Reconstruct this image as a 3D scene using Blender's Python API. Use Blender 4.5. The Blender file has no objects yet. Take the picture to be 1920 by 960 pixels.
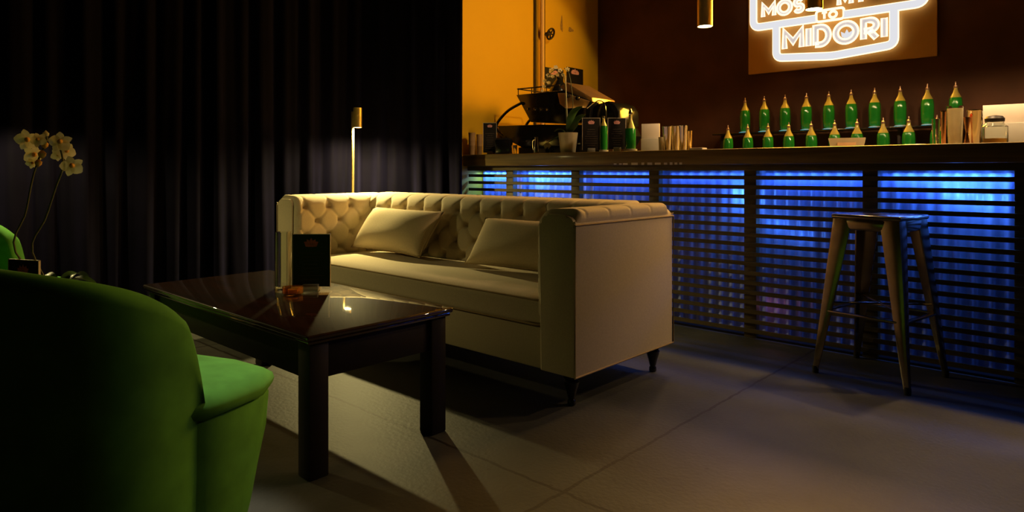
import bpy, bmesh, math, random
from mathutils import Vector, Matrix, Euler
random.seed(11)
PI = math.pi
scn = bpy.context.scene
COL = scn.collection
V = Vector

# ------------------------------------------------------------------ camera model
FPX, HZN, CAMZ = 1259.0, 320.0, 0.97          # focal length (px), horizon row, eye height (m)
SN, CN = 0.6792, 0.7340                       # sine / cosine of the camera's heading
def ray(px):
    a = (px - 960.0) / FPX
    return (CN * a - SN, SN * a + CN)
def on_y(px, py, y):                          # point of the vertical plane y = const seen at (px, py)
    dx, dy = ray(px); d = y / dy
    return V((dx * d, y, CAMZ + (HZN - py) / FPX * d))
def on_x(px, py, x):
    dx, dy = ray(px); d = x / dx
    return V((x, dy * d, CAMZ + (HZN - py) / FPX * d))
def mpp(px, y):                               # metres per pixel on that plane
    return y / ray(px)[1] / FPX

# ------------------------------------------------------------------ materials
MATS = {}
def mat(name, col, rough=0.5, metal=0.0, noise=None, bump=None, coat=0.0, sheen=0.0, sheen_tint=None,
        trans=0.0, ior=1.45, spec=0.5, emit=None, stretch=(1, 1, 1), alpha=1.0):
    m = bpy.data.materials.new(name); m.use_nodes = True
    nt = m.node_tree; b = nt.nodes['Principled BSDF']
    b.inputs['Base Color'].default_value = (*col, 1)
    b.inputs['Roughness'].default_value = rough
    b.inputs['Metallic'].default_value = metal
    b.inputs['Coat Weight'].default_value = coat
    b.inputs['Coat Roughness'].default_value = 0.12
    b.inputs['Sheen Weight'].default_value = sheen
    if sheen_tint: b.inputs['Sheen Tint'].default_value = (*sheen_tint, 1)
    b.inputs['Transmission Weight'].default_value = trans
    b.inputs['IOR'].default_value = ior
    b.inputs['Specular IOR Level'].default_value = spec
    b.inputs['Alpha'].default_value = alpha
    if emit:
        b.inputs['Emission Color'].default_value = (*emit[0], 1)
        b.inputs['Emission Strength'].default_value = emit[1]
    if noise or bump:
        tc = nt.nodes.new('ShaderNodeTexCoord'); mp = nt.nodes.new('ShaderNodeMapping')
        mp.inputs['Scale'].default_value = stretch
        nt.links.new(tc.outputs['Object'], mp.inputs['Vector'])
    if noise:
        n = nt.nodes.new('ShaderNodeTexNoise'); n.inputs['Scale'].default_value = noise[0]
        n.inputs['Detail'].default_value = 5
        r = nt.nodes.new('ShaderNodeValToRGB'); k = noise[1]
        r.color_ramp.elements[0].position = 0.3; r.color_ramp.elements[1].position = 0.7
        r.color_ramp.elements[0].color = (*[c * (1 - k) for c in col], 1)
        r.color_ramp.elements[1].color = (*[min(1, c * (1 + k)) for c in col], 1)
        nt.links.new(mp.outputs[0], n.inputs['Vector']); nt.links.new(n.outputs['Fac'], r.inputs[0])
        nt.links.new(r.outputs[0], b.inputs['Base Color'])
    if bump:
        n2 = nt.nodes.new('ShaderNodeTexNoise'); n2.inputs['Scale'].default_value = bump[0]
        n2.inputs['Detail'].default_value = 4
        bp = nt.nodes.new('ShaderNodeBump'); bp.inputs['Strength'].default_value = bump[1]
        bp.inputs['Distance'].default_value = 0.004
        nt.links.new(mp.outputs[0], n2.inputs['Vector']); nt.links.new(n2.outputs['Fac'], bp.inputs['Height'])
        nt.links.new(bp.outputs[0], b.inputs['Normal'])
    MATS[name] = m
    return m

def math_node(nt, op, a, b=None):
    n = nt.nodes.new('ShaderNodeMath'); n.operation = op
    for i, v in enumerate((a, b)):
        if v is None: continue
        if hasattr(v, 'links'): nt.links.new(v, n.inputs[i])
        else: n.inputs[i].default_value = v
    return n.outputs[0]

def floor_material():
    m = mat('concrete', (0.17, 0.15, 0.12), 0.55)
    nt = m.node_tree; b = nt.nodes['Principled BSDF']
    tc = nt.nodes.new('ShaderNodeTexCoord'); sp = nt.nodes.new('ShaderNodeSeparateXYZ')
    nt.links.new(tc.outputs['Object'], sp.inputs[0])
    wob = nt.nodes.new('ShaderNodeTexNoise'); wob.inputs['Scale'].default_value = 14
    nt.links.new(tc.outputs['Object'], wob.inputs['Vector'])
    w = math_node(nt, 'MULTIPLY', math_node(nt, 'SUBTRACT', wob.outputs['Fac'], 0.5), 0.02)
    def joint(axis, off):
        v = math_node(nt, 'ADD', math_node(nt, 'SUBTRACT', axis, off), w)
        f = math_node(nt, 'PINGPONG', v, 1.25)
        return math_node(nt, 'LESS_THAN', f, 0.0065)
    j = math_node(nt, 'MAXIMUM', joint(sp.outputs[0], -1.265), joint(sp.outputs[1], 1.59))
    big = nt.nodes.new('ShaderNodeTexNoise'); big.inputs['Scale'].default_value = 2.3; big.inputs['Detail'].default_value = 8
    nt.links.new(tc.outputs['Object'], big.inputs['Vector'])
    r = nt.nodes.new('ShaderNodeValToRGB')
    r.color_ramp.elements[0].position = 0.32; r.color_ramp.elements[0].color = (0.047, 0.047, 0.041, 1)
    r.color_ramp.elements[1].position = 0.7; r.color_ramp.elements[1].color = (0.102, 0.101, 0.088, 1)
    nt.links.new(big.outputs['Fac'], r.inputs[0])
    pit = nt.nodes.new('ShaderNodeTexVoronoi'); pit.inputs['Scale'].default_value = 7.0
    nt.links.new(tc.outputs['Object'], pit.inputs['Vector'])
    pm = math_node(nt, 'LESS_THAN', pit.outputs['Distance'], 0.055)
    dark = math_node(nt, 'MAXIMUM', j, math_node(nt, 'MULTIPLY', pm, 0.5))
    mx = nt.nodes.new('ShaderNodeMix'); mx.data_type = 'RGBA'
    nt.links.new(dark, mx.inputs[0]); nt.links.new(r.outputs[0], mx.inputs[6]); mx.inputs[7].default_value = (0.03, 0.025, 0.02, 1)
    nt.links.new(mx.outputs[2], b.inputs['Base Color'])
    fine = nt.nodes.new('ShaderNodeTexNoise'); fine.inputs['Scale'].default_value = 60; fine.inputs['Detail'].default_value = 6
    nt.links.new(tc.outputs['Object'], fine.inputs['Vector'])
    hgt = math_node(nt, 'SUBTRACT', fine.outputs['Fac'], math_node(nt, 'MULTIPLY', j, 2.0))
    bp = nt.nodes.new('ShaderNodeBump'); bp.inputs['Strength'].default_value = 0.25; bp.inputs['Distance'].default_value = 0.006
    nt.links.new(hgt, bp.inputs['Height']); nt.links.new(bp.outputs[0], b.inputs['Normal'])
    return m

def wood_material(name, c1, c2, rough, coat, scale=(1, 12, 12)):
    m = mat(name, c1, rough, coat=coat)
    nt = m.node_tree; b = nt.nodes['Principled BSDF']
    tc = nt.nodes.new('ShaderNodeTexCoord'); mp = nt.nodes.new('ShaderNodeMapping'); mp.inputs['Scale'].default_value = scale
    nt.links.new(tc.outputs['Object'], mp.inputs['Vector'])
    n = nt.nodes.new('ShaderNodeTexNoise'); n.inputs['Scale'].default_value = 2.2; n.inputs['Detail'].default_value = 7
    n.inputs['Distortion'].default_value = 0.6
    nt.links.new(mp.outputs[0], n.inputs['Vector'])
    r = nt.nodes.new('ShaderNodeValToRGB')
    r.color_ramp.elements[0].position = 0.35; r.color_ramp.elements[1].position = 0.68
    r.color_ramp.elements[0].color = (*c1, 1); r.color_ramp.elements[1].color = (*c2, 1)
    nt.links.new(n.outputs['Fac'], r.inputs[0]); nt.links.new(r.outputs[0], b.inputs['Base Color'])
    bp = nt.nodes.new('ShaderNodeBump'); bp.inputs['Strength'].default_value = 0.06
    nt.links.new(n.outputs['Fac'], bp.inputs['Height']); nt.links.new(bp.outputs[0], b.inputs['Normal'])
    return m

def emitter(name, col, strength):
    m = bpy.data.materials.new(name); m.use_nodes = True; nt = m.node_tree
    nt.nodes.remove(nt.nodes['Principled BSDF'])
    e = nt.nodes.new('ShaderNodeEmission'); e.inputs[0].default_value = (*col, 1); e.inputs[1].default_value = strength
    nt.links.new(e.outputs[0], nt.nodes['Material Output'].inputs[0])
    MATS[name] = m
    return m

M_FLOOR = floor_material()
M_DARKWALL = mat('dark_brown_plaster', (0.085, 0.032, 0.013), 0.75, noise=(3, 0.25), bump=(40, 0.15))
M_BLACKWALL = mat('black_paint', (0.012, 0.011, 0.012), 0.8, noise=(4, 0.2))
M_CEIL = mat('black_ceiling_paint', (0.012, 0.011, 0.011), 0.9, noise=(4, 0.2))
M_ORANGE = mat('ochre_wall_paint', (0.76, 0.41, 0.003), 0.75, noise=(1.4, 0.05), bump=(55, 0.1))
M_VELVET = mat('black_velvet', (0.0022, 0.0017, 0.0058), 0.8, sheen=0.08, sheen_tint=(0.36, 0.33, 1.0), noise=(6, 0.3), spec=0.06)
M_LINEN = mat('cream_linen', (0.60, 0.50, 0.33), 0.85, noise=(160, 0.06), bump=(420, 0.22), sheen=0.15, spec=0.2)
M_PIPE = mat('cream_piping', (0.42, 0.31, 0.17), 0.85, noise=(90, 0.06), spec=0.2)
M_PILLOW = mat('cream_pillow_linen', (0.60, 0.49, 0.31), 0.85, noise=(140, 0.06), bump=(360, 0.25), spec=0.2)
M_GREEN = mat('green_velvet', (0.085, 0.29, 0.050), 0.8, sheen=0.06, sheen_tint=(0.5, 0.85, 0.3), noise=(12, 0.18), spec=0.15)
M_MAHOG = wood_material('dark_mahogany', (0.018, 0.006, 0.004), (0.042, 0.013, 0.008), 0.5, 0.9)
b_ = M_MAHOG.node_tree.nodes['Principled BSDF']; b_.inputs['Specular IOR Level'].default_value = 0.1; b_.inputs['Coat Roughness'].default_value = 0.03; b_.inputs['Coat IOR'].default_value = 2.3
M_DARKWOOD = wood_material('dark_stained_wood', (0.006, 0.003, 0.002), (0.012, 0.005, 0.003), 0.55, 0.0)
M_BLACKWOOD = mat('black_lacquer', (0.008, 0.007, 0.007), 0.22, coat=0.4, noise=(8, 0.2))
M_BARWOOD = wood_material('bar_timber', (0.12, 0.078, 0.022), (0.25, 0.165, 0.05), 0.5, 0.1, (0.7, 10, 14))
M_SLAT = wood_material('slat_timber', (0.06, 0.044, 0.014), (0.115, 0.085, 0.03), 0.55, 0.0, (0.8, 10, 14))
M_CORR = mat('corrugated_sheet', (0.33, 0.40, 0.66), 0.38, metal=0.0, noise=(2.5, 0.22), coat=0.2)
M_CABINET = mat('dark_cabinet', (0.012, 0.008, 0.007), 0.5, noise=(5, 0.2))
M_BRASS = mat('brass', (0.75, 0.55, 0.20), 0.42, metal=0.8, noise=(30, 0.06))
M_GUN = mat('gunmetal', (0.36, 0.29, 0.20), 0.19, metal=1.0, noise=(14, 0.15))
M_STEEL = mat('polished_steel', (0.72, 0.70, 0.68), 0.14, metal=1.0, noise=(20, 0.05))
M_COPPER = mat('copper', (0.85, 0.45, 0.28), 0.2, metal=1.0, noise=(20, 0.06))
M_GOLDTIN = mat('brushed_gold_tin', (0.80, 0.58, 0.22), 0.22, metal=1.0, noise=(20, 0.08))
M_BRONZE = mat('bronze_panel', (0.82, 0.48, 0.22), 0.28, metal=0.85, noise=(10, 0.12))
M_RUBBER = mat('black_rubber', (0.012, 0.012, 0.012), 0.8, noise=(20, 0.1))
M_BLACKGLOSS = mat('black_enamel', (0.008, 0.008, 0.009), 0.18, coat=0.5, noise=(6, 0.1))
M_CARD = mat('black_card', (0.010, 0.008, 0.008), 0.45, noise=(12, 0.15))
M_CARDEDGE = mat('pale_card_edge', (0.6, 0.52, 0.42), 0.6, noise=(20, 0.05))
M_INK = mat('grey_print', (0.075, 0.06, 0.055), 0.6, noise=(50, 0.2))
M_LOGO = mat('red_print', (0.85, 0.2, 0.17), 0.6, noise=(40, 0.15))
M_LOGOPALE = mat('pink_print', (0.75, 0.35, 0.33), 0.6, noise=(40, 0.15))
M_WHITE = mat('white_card', (0.75, 0.68, 0.60), 0.6, noise=(10, 0.04))
M_CERAMIC = mat('cream_ceramic', (0.72, 0.66, 0.48), 0.35, noise=(10, 0.06), coat=0.2)
M_PAPER = mat('kraft_paper', (0.42, 0.24, 0.10), 0.8, noise=(14, 0.12))
M_GLASS = mat('clear_glass', (0.95, 0.97, 0.93), 0.03, trans=1.0, ior=1.45)
M_AMBER = mat('amber_glass', (0.95, 0.45, 0.10), 0.06, trans=0.85, ior=1.45)
M_FROST = mat('frosted_acrylic', (0.62, 0.62, 0.56), 0.4, trans=0.35, noise=(10, 0.05))
M_JUICE = mat('orange_juice', (0.9, 0.42, 0.03), 0.3, trans=0.25, noise=(12, 0.1))
M_LIQUEUR = mat('green_liqueur_glass', (0.02, 0.27, 0.03), 0.08, trans=0.3, coat=0.6, noise=(14, 0.1))
M_SHOULDER = mat('shoulder_reflection_gold', (0.48, 0.40, 0.10), 0.2, trans=0.1, coat=0.6, noise=(14, 0.15))  # gold paints the sign's reflection on bottle shoulders; also used for bloom and limes
M_POURER = mat('pourer_metal', (0.5, 0.33, 0.26), 0.3, metal=0.8, noise=(20, 0.1))
M_CLOUDY = mat('cloudy_drink', (0.92, 0.76, 0.45), 0.3, noise=(14, 0.1), coat=0.4)
M_LEAF = mat('orchid_leaf', (0.045, 0.11, 0.03), 0.4, noise=(10, 0.25), coat=0.15)
M_STEM = mat('orchid_stem', (0.10, 0.11, 0.05), 0.6, noise=(30, 0.2))
M_PETAL = mat('orchid_petal', (0.90, 0.86, 0.66), 0.6, noise=(25, 0.06))
_nt = M_PETAL.node_tree; _t = _nt.nodes.new('ShaderNodeBsdfTranslucent'); _t.inputs[0].default_value = (0.95, 0.88, 0.62, 1)
_m = _nt.nodes.new('ShaderNodeMixShader'); _m.inputs[0].default_value = 0.5
_nt.links.new(_nt.nodes['Principled BSDF'].outputs[0], _m.inputs[1]); _nt.links.new(_t.outputs[0], _m.inputs[2])
_nt.links.new(_m.outputs[0], _nt.nodes['Material Output'].inputs[0])
M_LIP = mat('orchid_lip', (0.85, 0.42, 0.08), 0.6, noise=(30, 0.15))
M_SOIL = mat('potting_bark', (0.05, 0.03, 0.02), 0.9, noise=(40, 0.4), bump=(50, 0.6))
M_SIGNBOARD = mat('sign_board', (0.72, 0.40, 0.10), 0.6, noise=(3, 0.08))
M_LETTERFACE = mat('letter_face', (0.72, 0.72, 0.74), 0.5, noise=(10, 0.03), emit=((0.8, 0.82, 0.9), 0.5))
M_NEONTUBE = emitter('neon_tube', (1.0, 0.74, 0.46), 1.9)
M_NEONBAND = emitter('neon_band', (0.80, 0.80, 0.84), 0.95)
M_BULB = emitter('lamp_disc', (1.0, 0.86, 0.55), 30.0)
M_LEDBLUE = emitter('blue_led', (0.06, 0.20, 1.0), 3.0)
M_LEDTEAL = emitter('teal_led', (0.05, 0.42, 0.50), 1.2)
M_CABLE = mat('black_flex', (0.01, 0.01, 0.01), 0.6, noise=(20, 0.1))
M_VALVE = mat('dark_iron', (0.03, 0.02, 0.012), 0.5, metal=0.6, noise=(30, 0.3))
M_WALLPIPE = mat('painted_pipe', (0.78, 0.44, 0.10), 0.5, noise=(10, 0.05))
M_STAIN = mat('wall_scuff', (0.36, 0.19, 0.03), 0.8, noise=(60, 0.3))

# ------------------------------------------------------------------ mesh helpers
def new(): return bmesh.new()
def box(bm, c, s, bev=0.0, seg=2, rot=None):
    mtx = Matrix.Translation(V(c))
    if rot: mtx = mtx @ Euler(rot).to_matrix().to_4x4()
    mtx = mtx @ Matrix.Diagonal((s[0], s[1], s[2], 1))
    g = bmesh.ops.create_cube(bm, size=1.0, matrix=mtx)
    if bev > 0:
        es = list({e for v in g['verts'] for e in v.link_edges})
        bmesh.ops.bevel(bm, geom=es, offset=bev, segments=seg, profile=0.5, affect='EDGES')
    return bm
def lathe(bm, prof, c=(0, 0, 0), n=24, sx=1.0, sy=1.0, mtx=None):
    c = V(c); rings = []
    for r, z in prof:
        if r < 1e-6:
            p = V((0, 0, z)); p = (mtx @ p) if mtx else p
            rings.append([bm.verts.new(p + c)])
        else:
            ring = []
            for i in range(n):
                t = 2 * PI * i / n
                p = V((r * math.cos(t) * sx, r * math.sin(t) * sy, z)); p = (mtx @ p) if mtx else p
                ring.append(bm.verts.new(p + c))
            rings.append(ring)
    for a, b in zip(rings, rings[1:]):
        if len(a) == 1 and len(b) == 1: continue
        for i in range(n):
            k = (i + 1) % n
            if len(a) == 1: bm.faces.new((a[0], b[i], b[k]))
            elif len(b) == 1: bm.faces.new((a[i], b[0], a[k]))
            else: bm.faces.new((a[i], b[i], b[k], a[k]))
    return bm
def cyl(bm, p0, p1, r0, r1=None, n=16):
    return tube(bm, [V(p0), V(p1)], [r0, r0 if r1 is None else r1], n)
def tube(bm, pts, r, n=8, closed=False):
    pts = [V(p) for p in pts]; m = len(pts)
    rs = r if isinstance(r, (list, tuple)) else [r] * m
    rings = []; up = None
    for i, p in enumerate(pts):
        if closed: t = pts[(i + 1) % m] - pts[i - 1]
        else: t = pts[min(i + 1, m - 1)] - pts[max(i - 1, 0)]
        t.normalize()
        if up is None:
            up = V((0, 0, 1)) if abs(t.z) < 0.9 else V((1, 0, 0))
        up = up - t * up.dot(t); up.normalize(); sd = t.cross(up)
        rings.append([bm.verts.new(p + rs[i] * (math.cos(2 * PI * k / n) * up + math.sin(2 * PI * k / n) * sd)) for k in range(n)])
    seq = list(zip(rings, rings[1:]))
    if closed: seq.append((rings[-1], rings[0]))
    for a, b in seq:
        for k in range(n):
            q = (k + 1) % n
            bm.faces.new((a[k], b[k], b[q], a[q]))
    if not closed:
        bm.faces.new(rings[0]); bm.faces.new(rings[-1][::-1])
    return bm
def prism(bm, outline, lo, hi, axis='y', bev=0.0):
    """outline in the plane across `axis`: (x,z) for y, (y,z) for x, (x,y) for z."""
    def mk(a, b, t):
        return {'y': (a, t, b), 'x': (t, a, b), 'z': (a, b, t)}[axis]
    A = [bm.verts.new(mk(a, b, lo)) for a, b in outline]; B = [bm.verts.new(mk(a, b, hi)) for a, b in outline]
    fs = [bm.faces.new(A[::-1]), bm.faces.new(B)]
    n = len(A)
    for i in range(n):
        k = (i + 1) % n
        fs.append(bm.faces.new((A[i], A[k], B[k], B[i])))
    if bev > 0:
        es = list({e for f in fs[:2] for e in f.edges})
        bmesh.ops.bevel(bm, geom=es, offset=bev, segments=2, profile=0.5, affect='EDGES')
    return bm
def grid(bm, fn, nu, nv, closeu=False):
    vs = [[bm.verts.new(fn(i / (nu if closeu else nu - 1), j / (nv - 1))) for j in range(nv)] for i in range(nu)]
    for i in range(nu if closeu else nu - 1):
        k = (i + 1) % nu
        for j in range(nv - 1):
            bm.faces.new((vs[i][j], vs[k][j], vs[k][j + 1], vs[i][j + 1]))
    return vs
def spline(pts, n):
    pts = [V(p) for p in pts]; out = []; m = len(pts) - 1
    for i in range(n):
        t = i / (n - 1) * m; k = min(int(t), m - 1); u = t - k
        p0, p1, p2, p3 = pts[max(k - 1, 0)], pts[k], pts[k + 1], pts[min(k + 2, m)]
        out.append(0.5 * ((2 * p1) + (p2 - p0) * u + (2 * p0 - 5 * p1 + 4 * p2 - p3) * u * u + (3 * p1 - p0 - 3 * p2 + p3) * u ** 3))
    return out

def obj(name, bm, m, parent=None, smooth=True, angle=38, label=None):
    bmesh.ops.recalc_face_normals(bm, faces=bm.faces)
    me = bpy.data.meshes.new(name); bm.to_mesh(me); bm.free()
    for x in (m if isinstance(m, (list, tuple)) else [m]): me.materials.append(x)
    if smooth:
        me.polygons.foreach_set('use_smooth', [True] * len(me.polygons))
        me.set_sharp_from_angle(angle=math.radians(angle))
    o = bpy.data.objects.new(name, me); COL.objects.link(o)
    if parent: o.parent = parent
    if label: o['label'] = label
    return o
def tag(o, label, cat, group=None):
    o['label'] = label; o['category'] = cat
    if group: o['group'] = group
    return o
def thing(name, label, cat, loc=(0, 0, 0), rotz=0.0, group=None, rot=None):
    o = bpy.data.objects.new(name, None); COL.objects.link(o)
    o.empty_display_size = 0.05
    o.location = loc; o.rotation_euler = rot if rot else (0, 0, rotz)
    return tag(o, label, cat, group)
def dup(root, loc, rotz, label, group=None):
    r = root.copy(); COL.objects.link(r); r.location = loc; r.rotation_euler = (0, 0, rotz); r['label'] = label
    if group: r['group'] = group
    for ch in list(root.children):
        c = ch.copy(); COL.objects.link(c); c.parent = r
        for g in list(ch.children):
            d = g.copy(); COL.objects.link(d); d.parent = c
    return r
def struct(name, bm, m, label=None):
    o = obj(name, bm, m); o['kind'] = 'structure'
    if label: o['label'] = label
    return o
def light(name, kind, loc, energy, col, parent=None, target=None, **kw):
    d = bpy.data.lights.new(name, kind); d.energy = energy; d.color = col
    for k, v in kw.items(): setattr(d, k, v)
    o = bpy.data.objects.new(name, d); COL.objects.link(o); o.location = loc
    if target is not None:
        o.rotation_euler = (V(target) - V(loc)).to_track_quat('-Z', 'Y').to_euler()
    if parent: o.parent = parent
    return o

# ------------------------------------------------------------------ the room
struct('floor', box(new(), (-1.0, 1.6, -0.05), (8.4, 8.4, 0.1)), M_FLOOR)
struct('ceiling', box(new(), (-1.0, 1.6, 3.45), (8.4, 8.4, 0.1)), M_CEIL)
struct('wall_back', box(new(), (-0.45, 5.66, 1.7), (7.1, 0.1, 3.4)), M_DARKWALL)
struct('wall_side', box(new(), (-4.06, 4.66, 1.7), (0.12, 1.9, 3.4)), M_ORANGE)
struct('wall_left', box(new(), (-5.15, 0.65, 1.7), (0.1, 6.3, 3.4)), M_BLACKWALL)
struct('wall_left_return', box(new(), (-4.61, 3.85, 1.7), (0.98, 0.1, 3.4)), M_BLACKWALL)
struct('wall_right', box(new(), (3.1, 1.6, 1.7), (0.1, 8.2, 3.4)), M_BLACKWALL)
struct('wall_front', box(new(), (-1.0, -2.5, 1.7), (8.2, 0.1, 3.4)), M_BLACKWALL)

# services and scuffs on the ochre wall
XW = -4.0
def wall_pt(px, py, off=0.0):
    p = on_x(px, py, XW); p.x += off
    return p
pp = thing('wall_pipe', 'slim painted pipe with iron valve running up ochre wall', 'pipe', (XW, wall_pt(1009, 100).y, 0))
obj('pipe_run', tube(new(), [(0.05, 0, 1.0), (0.05, 0, 3.39)], 0.020, 14), M_WALLPIPE, pp)
obj('pipe_shadow_strip', box(new(), (0.006, -0.052, 2.2), (0.012, 0.026, 2.38)), M_VALVE, pp)  # dark strip standing in for the pipe's shadow on the wall
obj('pipe_shadow_tube', tube(new(), [(0.022, 0.052, 1.0), (0.022, 0.052, 3.39)], 0.014, 10), M_VALVE, pp)  # dark tube in place of the shade along the pipe's other side
bm = new(); vz = wall_pt(1019, 66).z
vy = wall_pt(1019, 66).y - wall_pt(1009, 100).y
tube(bm, [(0.05, 0, vz - 0.02), (0.075, vy * 0.5, vz), (0.085, vy, vz + 0.01)], 0.014, 8)
ring = [(0.085 + 0.02 * math.sin(t), vy + 0.045 * math.cos(t), vz + 0.045 * math.sin(t)) for t in [2 * PI * i / 20 for i in range(20)]]
tube(bm, ring, 0.009, 8, closed=True)
for i in range(5):
    t = 2 * PI * i / 5
    tube(bm, [(0.085, vy, vz), (0.085 + 0.02 * math.sin(t), vy + 0.045 * math.cos(t), vz + 0.045 * math.sin(t))], 0.007, 6)
obj('valve', bm, M_VALVE, pp)
for px, py, sy, sz, wd in ((1053, 46, 0.018, 0.075, 'tall scuff mark on ochre wall beside the pipe'), (1070, 56, 0.04, 0.022, 'short flat scuff mark on ochre wall near dark corner')):
    p = wall_pt(px, py)
    bm = new(); lathe(bm, [(0, 0.0012), (0.7, 0.001), (1.0, 0.0)], (0, 0, 0), 14)
    for v in bm.verts:
        x, y, z = v.co; k = 1 + 0.25 * math.sin(3 * math.atan2(y, x) + px)
        v.co = (z, x * sy * k, y * sz * k)
    o = tag(obj('wall_scuff', bm, M_STAIN), wd, 'mark'); o.location = p + V((0.0005, 0, 0))

def emblem(bm, w, h, t=0.0):
    """small crest: five upright petals over a curved ribbon, in the x-z plane facing -y"""
    for k in range(-2, 3):
        a = k * 0.55; L = h * (0.62 if k == 0 else 0.56 if abs(k) == 1 else 0.46)
        d = V((math.sin(a) * w / h * 0.55, 0, math.cos(a))).normalized(); s = V((d.z, 0, -d.x))
        b0 = V((k * w * 0.1, 0, h * 0.36))
        pts = [b0 - s * w * 0.05, b0 + d * L * 0.55 - s * w * 0.095, b0 + d * L, b0 + d * L * 0.55 + s * w * 0.095, b0 + s * w * 0.05]
        bm.faces.new([bm.verts.new(p + V((0, -t - 0.0002 * abs(k), 0))) for p in pts])
    n = 8; top, bot = [], []
    for i in range(n + 1):
        x = (i / n - 0.5) * w * 0.78; z = h * 0.20 + 0.25 * h * (abs(x) / w) ** 2
        top.append(V((x, -t - 0.0007, z + h * 0.13))); bot.append(V((x * 0.86, -t - 0.0007, z - h * 0.13)))
    bm.faces.new([bm.verts.new(p) for p in bot] + [bm.verts.new(p) for p in reversed(top)])
    return bm

def print_lines(bm, w, z0, z1, n, t):
    for i in range(n):
        z = z0 + (z1 - z0) * i / (n - 1); ww = w * random.uniform(0.35, 0.75)
        box(bm, (0, -t, z), (ww, 0.0006, 0.0045))
    return bm

for px0, px1, lab, mm in ((1019, 1056, 'black poster partly behind orchid sprays on ochre wall', M_LOGOPALE), (1062, 1093, 'black poster with pink crest on ochre wall above copper machine hood', M_LOGOPALE)):
    a = wall_pt(px0, 125); b = wall_pt(px1, 170)
    t = thing('poster', lab, 'poster', (XW + 0.001, (a.y + b.y) / 2, b.z), PI / 2)
    w, h = abs(b.y - a.y), a.z - b.z
    obj('sheet', box(new(), (0, 0, h / 2), (w, 0.003, h)), M_CARD, t, smooth=False)
    bm = new(); emblem(bm, w * 0.62, h * 0.3, 0.0025); bmesh.ops.translate(bm, vec=(0, 0, h * 0.68), verts=bm.verts)
    obj('logo', bm, mm, t, smooth=False)

# ------------------------------------------------------------------ curtains
PATH = spline([(-3.83, 3.58, 0), (-4.12, 3.42, 0), (-4.42, 3.08, 0), (-4.58, 2.5, 0), (-4.66, 1.8, 0), (-4.74, 0.9, 0), (-4.78, -0.2, 0), (-4.8, -1.6, 0)], 400)
CUM = [0.0]
for a, b in zip(PATH, PATH[1:]): CUM.append(CUM[-1] + (b - a).length)
def path_at(s):
    lo = 0
    import bisect
    i = min(max(bisect.bisect(CUM, s) - 1, 0), len(PATH) - 2)
    u = (s - CUM[i]) / (CUM[i + 1] - CUM[i]); p = PATH[i].lerp(PATH[i + 1], u)
    t = (PATH[i + 1] - PATH[i]).normalized()
    return p, V((-t.y, t.x, 0))
def curtain(name, s0, s1, off, label, ph):
    nu, nv = int((s1 - s0) / 0.011), 26
    def fn(u, v):
        s = s0 + (s1 - s0) * u; z = 0.012 + 3.36 * v
        p, nrm = path_at(s); low = (1 - v) ** 2
        w = 0.55 * math.sin(2 * PI * s / 0.168 + ph + 0.5 * math.sin(s * 3.1)) + 0.35 * math.sin(2 * PI * s / 0.31 + 1.7 * ph + low * 1.1) \
            + 0.22 * math.sin(2 * PI * s / 0.094 + 2.2 * ph + low * 2.4 * math.sin(s * 5.0)) + 0.3 * low * math.sin(2 * PI * s / 0.55 + ph)
        return p + nrm * (off + (0.034 + 0.03 * low) * w) + V((0.0, 0.0, z))
    bm = new(); grid(bm, fn, nu, nv)
    o = obj(name, bm, M_VELVET, angle=180); md = o.modifiers.new('cloth', 'SOLIDIFY'); md.thickness = 0.006
    return tag(o, label, 'curtain')
TOT = CUM[-1]
SPLIT = next(c for c, p in zip(CUM, PATH) if p.y < 2.0)
curtain('curtain', 0.0, SPLIT, 0.0, 'black velvet curtain hanging behind the brass lamp and cream sofa', 0.4)
curtain('curtain', SPLIT + 0.01, TOT, -0.03, 'black velvet curtain hanging behind the white orchid and green chairs', 2.3)

# ------------------------------------------------------------------ bar
YS = 3.80                                     # plane of the slats
XL, XR = -3.99, 2.2
bar = thing('bar_counter', 'long timber slatted bar counter lit blue from inside', 'bar', ((XL + XR) / 2, YS, 0))
bx = bar.location.x; HL = (XR - XL)
bm = new(); box(bm, (0, 0.30, 1.052), (HL, 0.76, 0.092), 0.008)
obj('counter_top', bm, M_BARWOOD, bar)
bm = new(); box(bm, (0, -0.004, 0.988), (HL, 0.04, 0.036), 0.002)
obj('top_rail', bm, M_SLAT, bar)
bm = new()
pitch = 0.0555
for i in range(17):
    z = 0.93 - i * pitch
    box(bm, (0, -0.004, z), (HL, 0.012, 0.023))
obj('slat_panel', bm, M_SLAT, bar, smooth=False)
for k in range(-5, 5):
    x = -0.362 + 0.637 * k - 0.0
    if x < XL + 0.05 or x > XR - 0.05: continue
    obj('post', box(new(), (x - bx, 0.03, 0.49), (0.074, 0.05, 0.98), 0.004), M_SLAT, bar)
bm = new()
nseg = int(HL / 0.0115)
def corr(u, v):
    x = (u - 0.5) * HL; ph = 2 * PI * x / 0.069
    return V((x, 0.150 + 0.009 * max(-0.6, min(0.6, math.sin(ph))) / 0.6, 0.01 + 0.99 * v))
grid(bm, corr, nseg, 4)
obj('corrugated_backing', bm, M_CORR, bar, angle=60)
obj('bar_body', box(new(), (0, 0.40, 0.50), (HL - 0.02, 0.44, 1.0)), M_CABINET, bar, smooth=False)
obj('plinth', box(new(), (0, 0.075, 0.006), (HL - 0.02, 0.12, 0.012)), M_CABINET, bar, smooth=False)
bm = new(); box(bm, (0, 0.045, 0.985), (HL - 0.06, 0.012, 0.008))
obj('led_strip', bm, M_LEDBLUE, bar, smooth=False)
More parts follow.
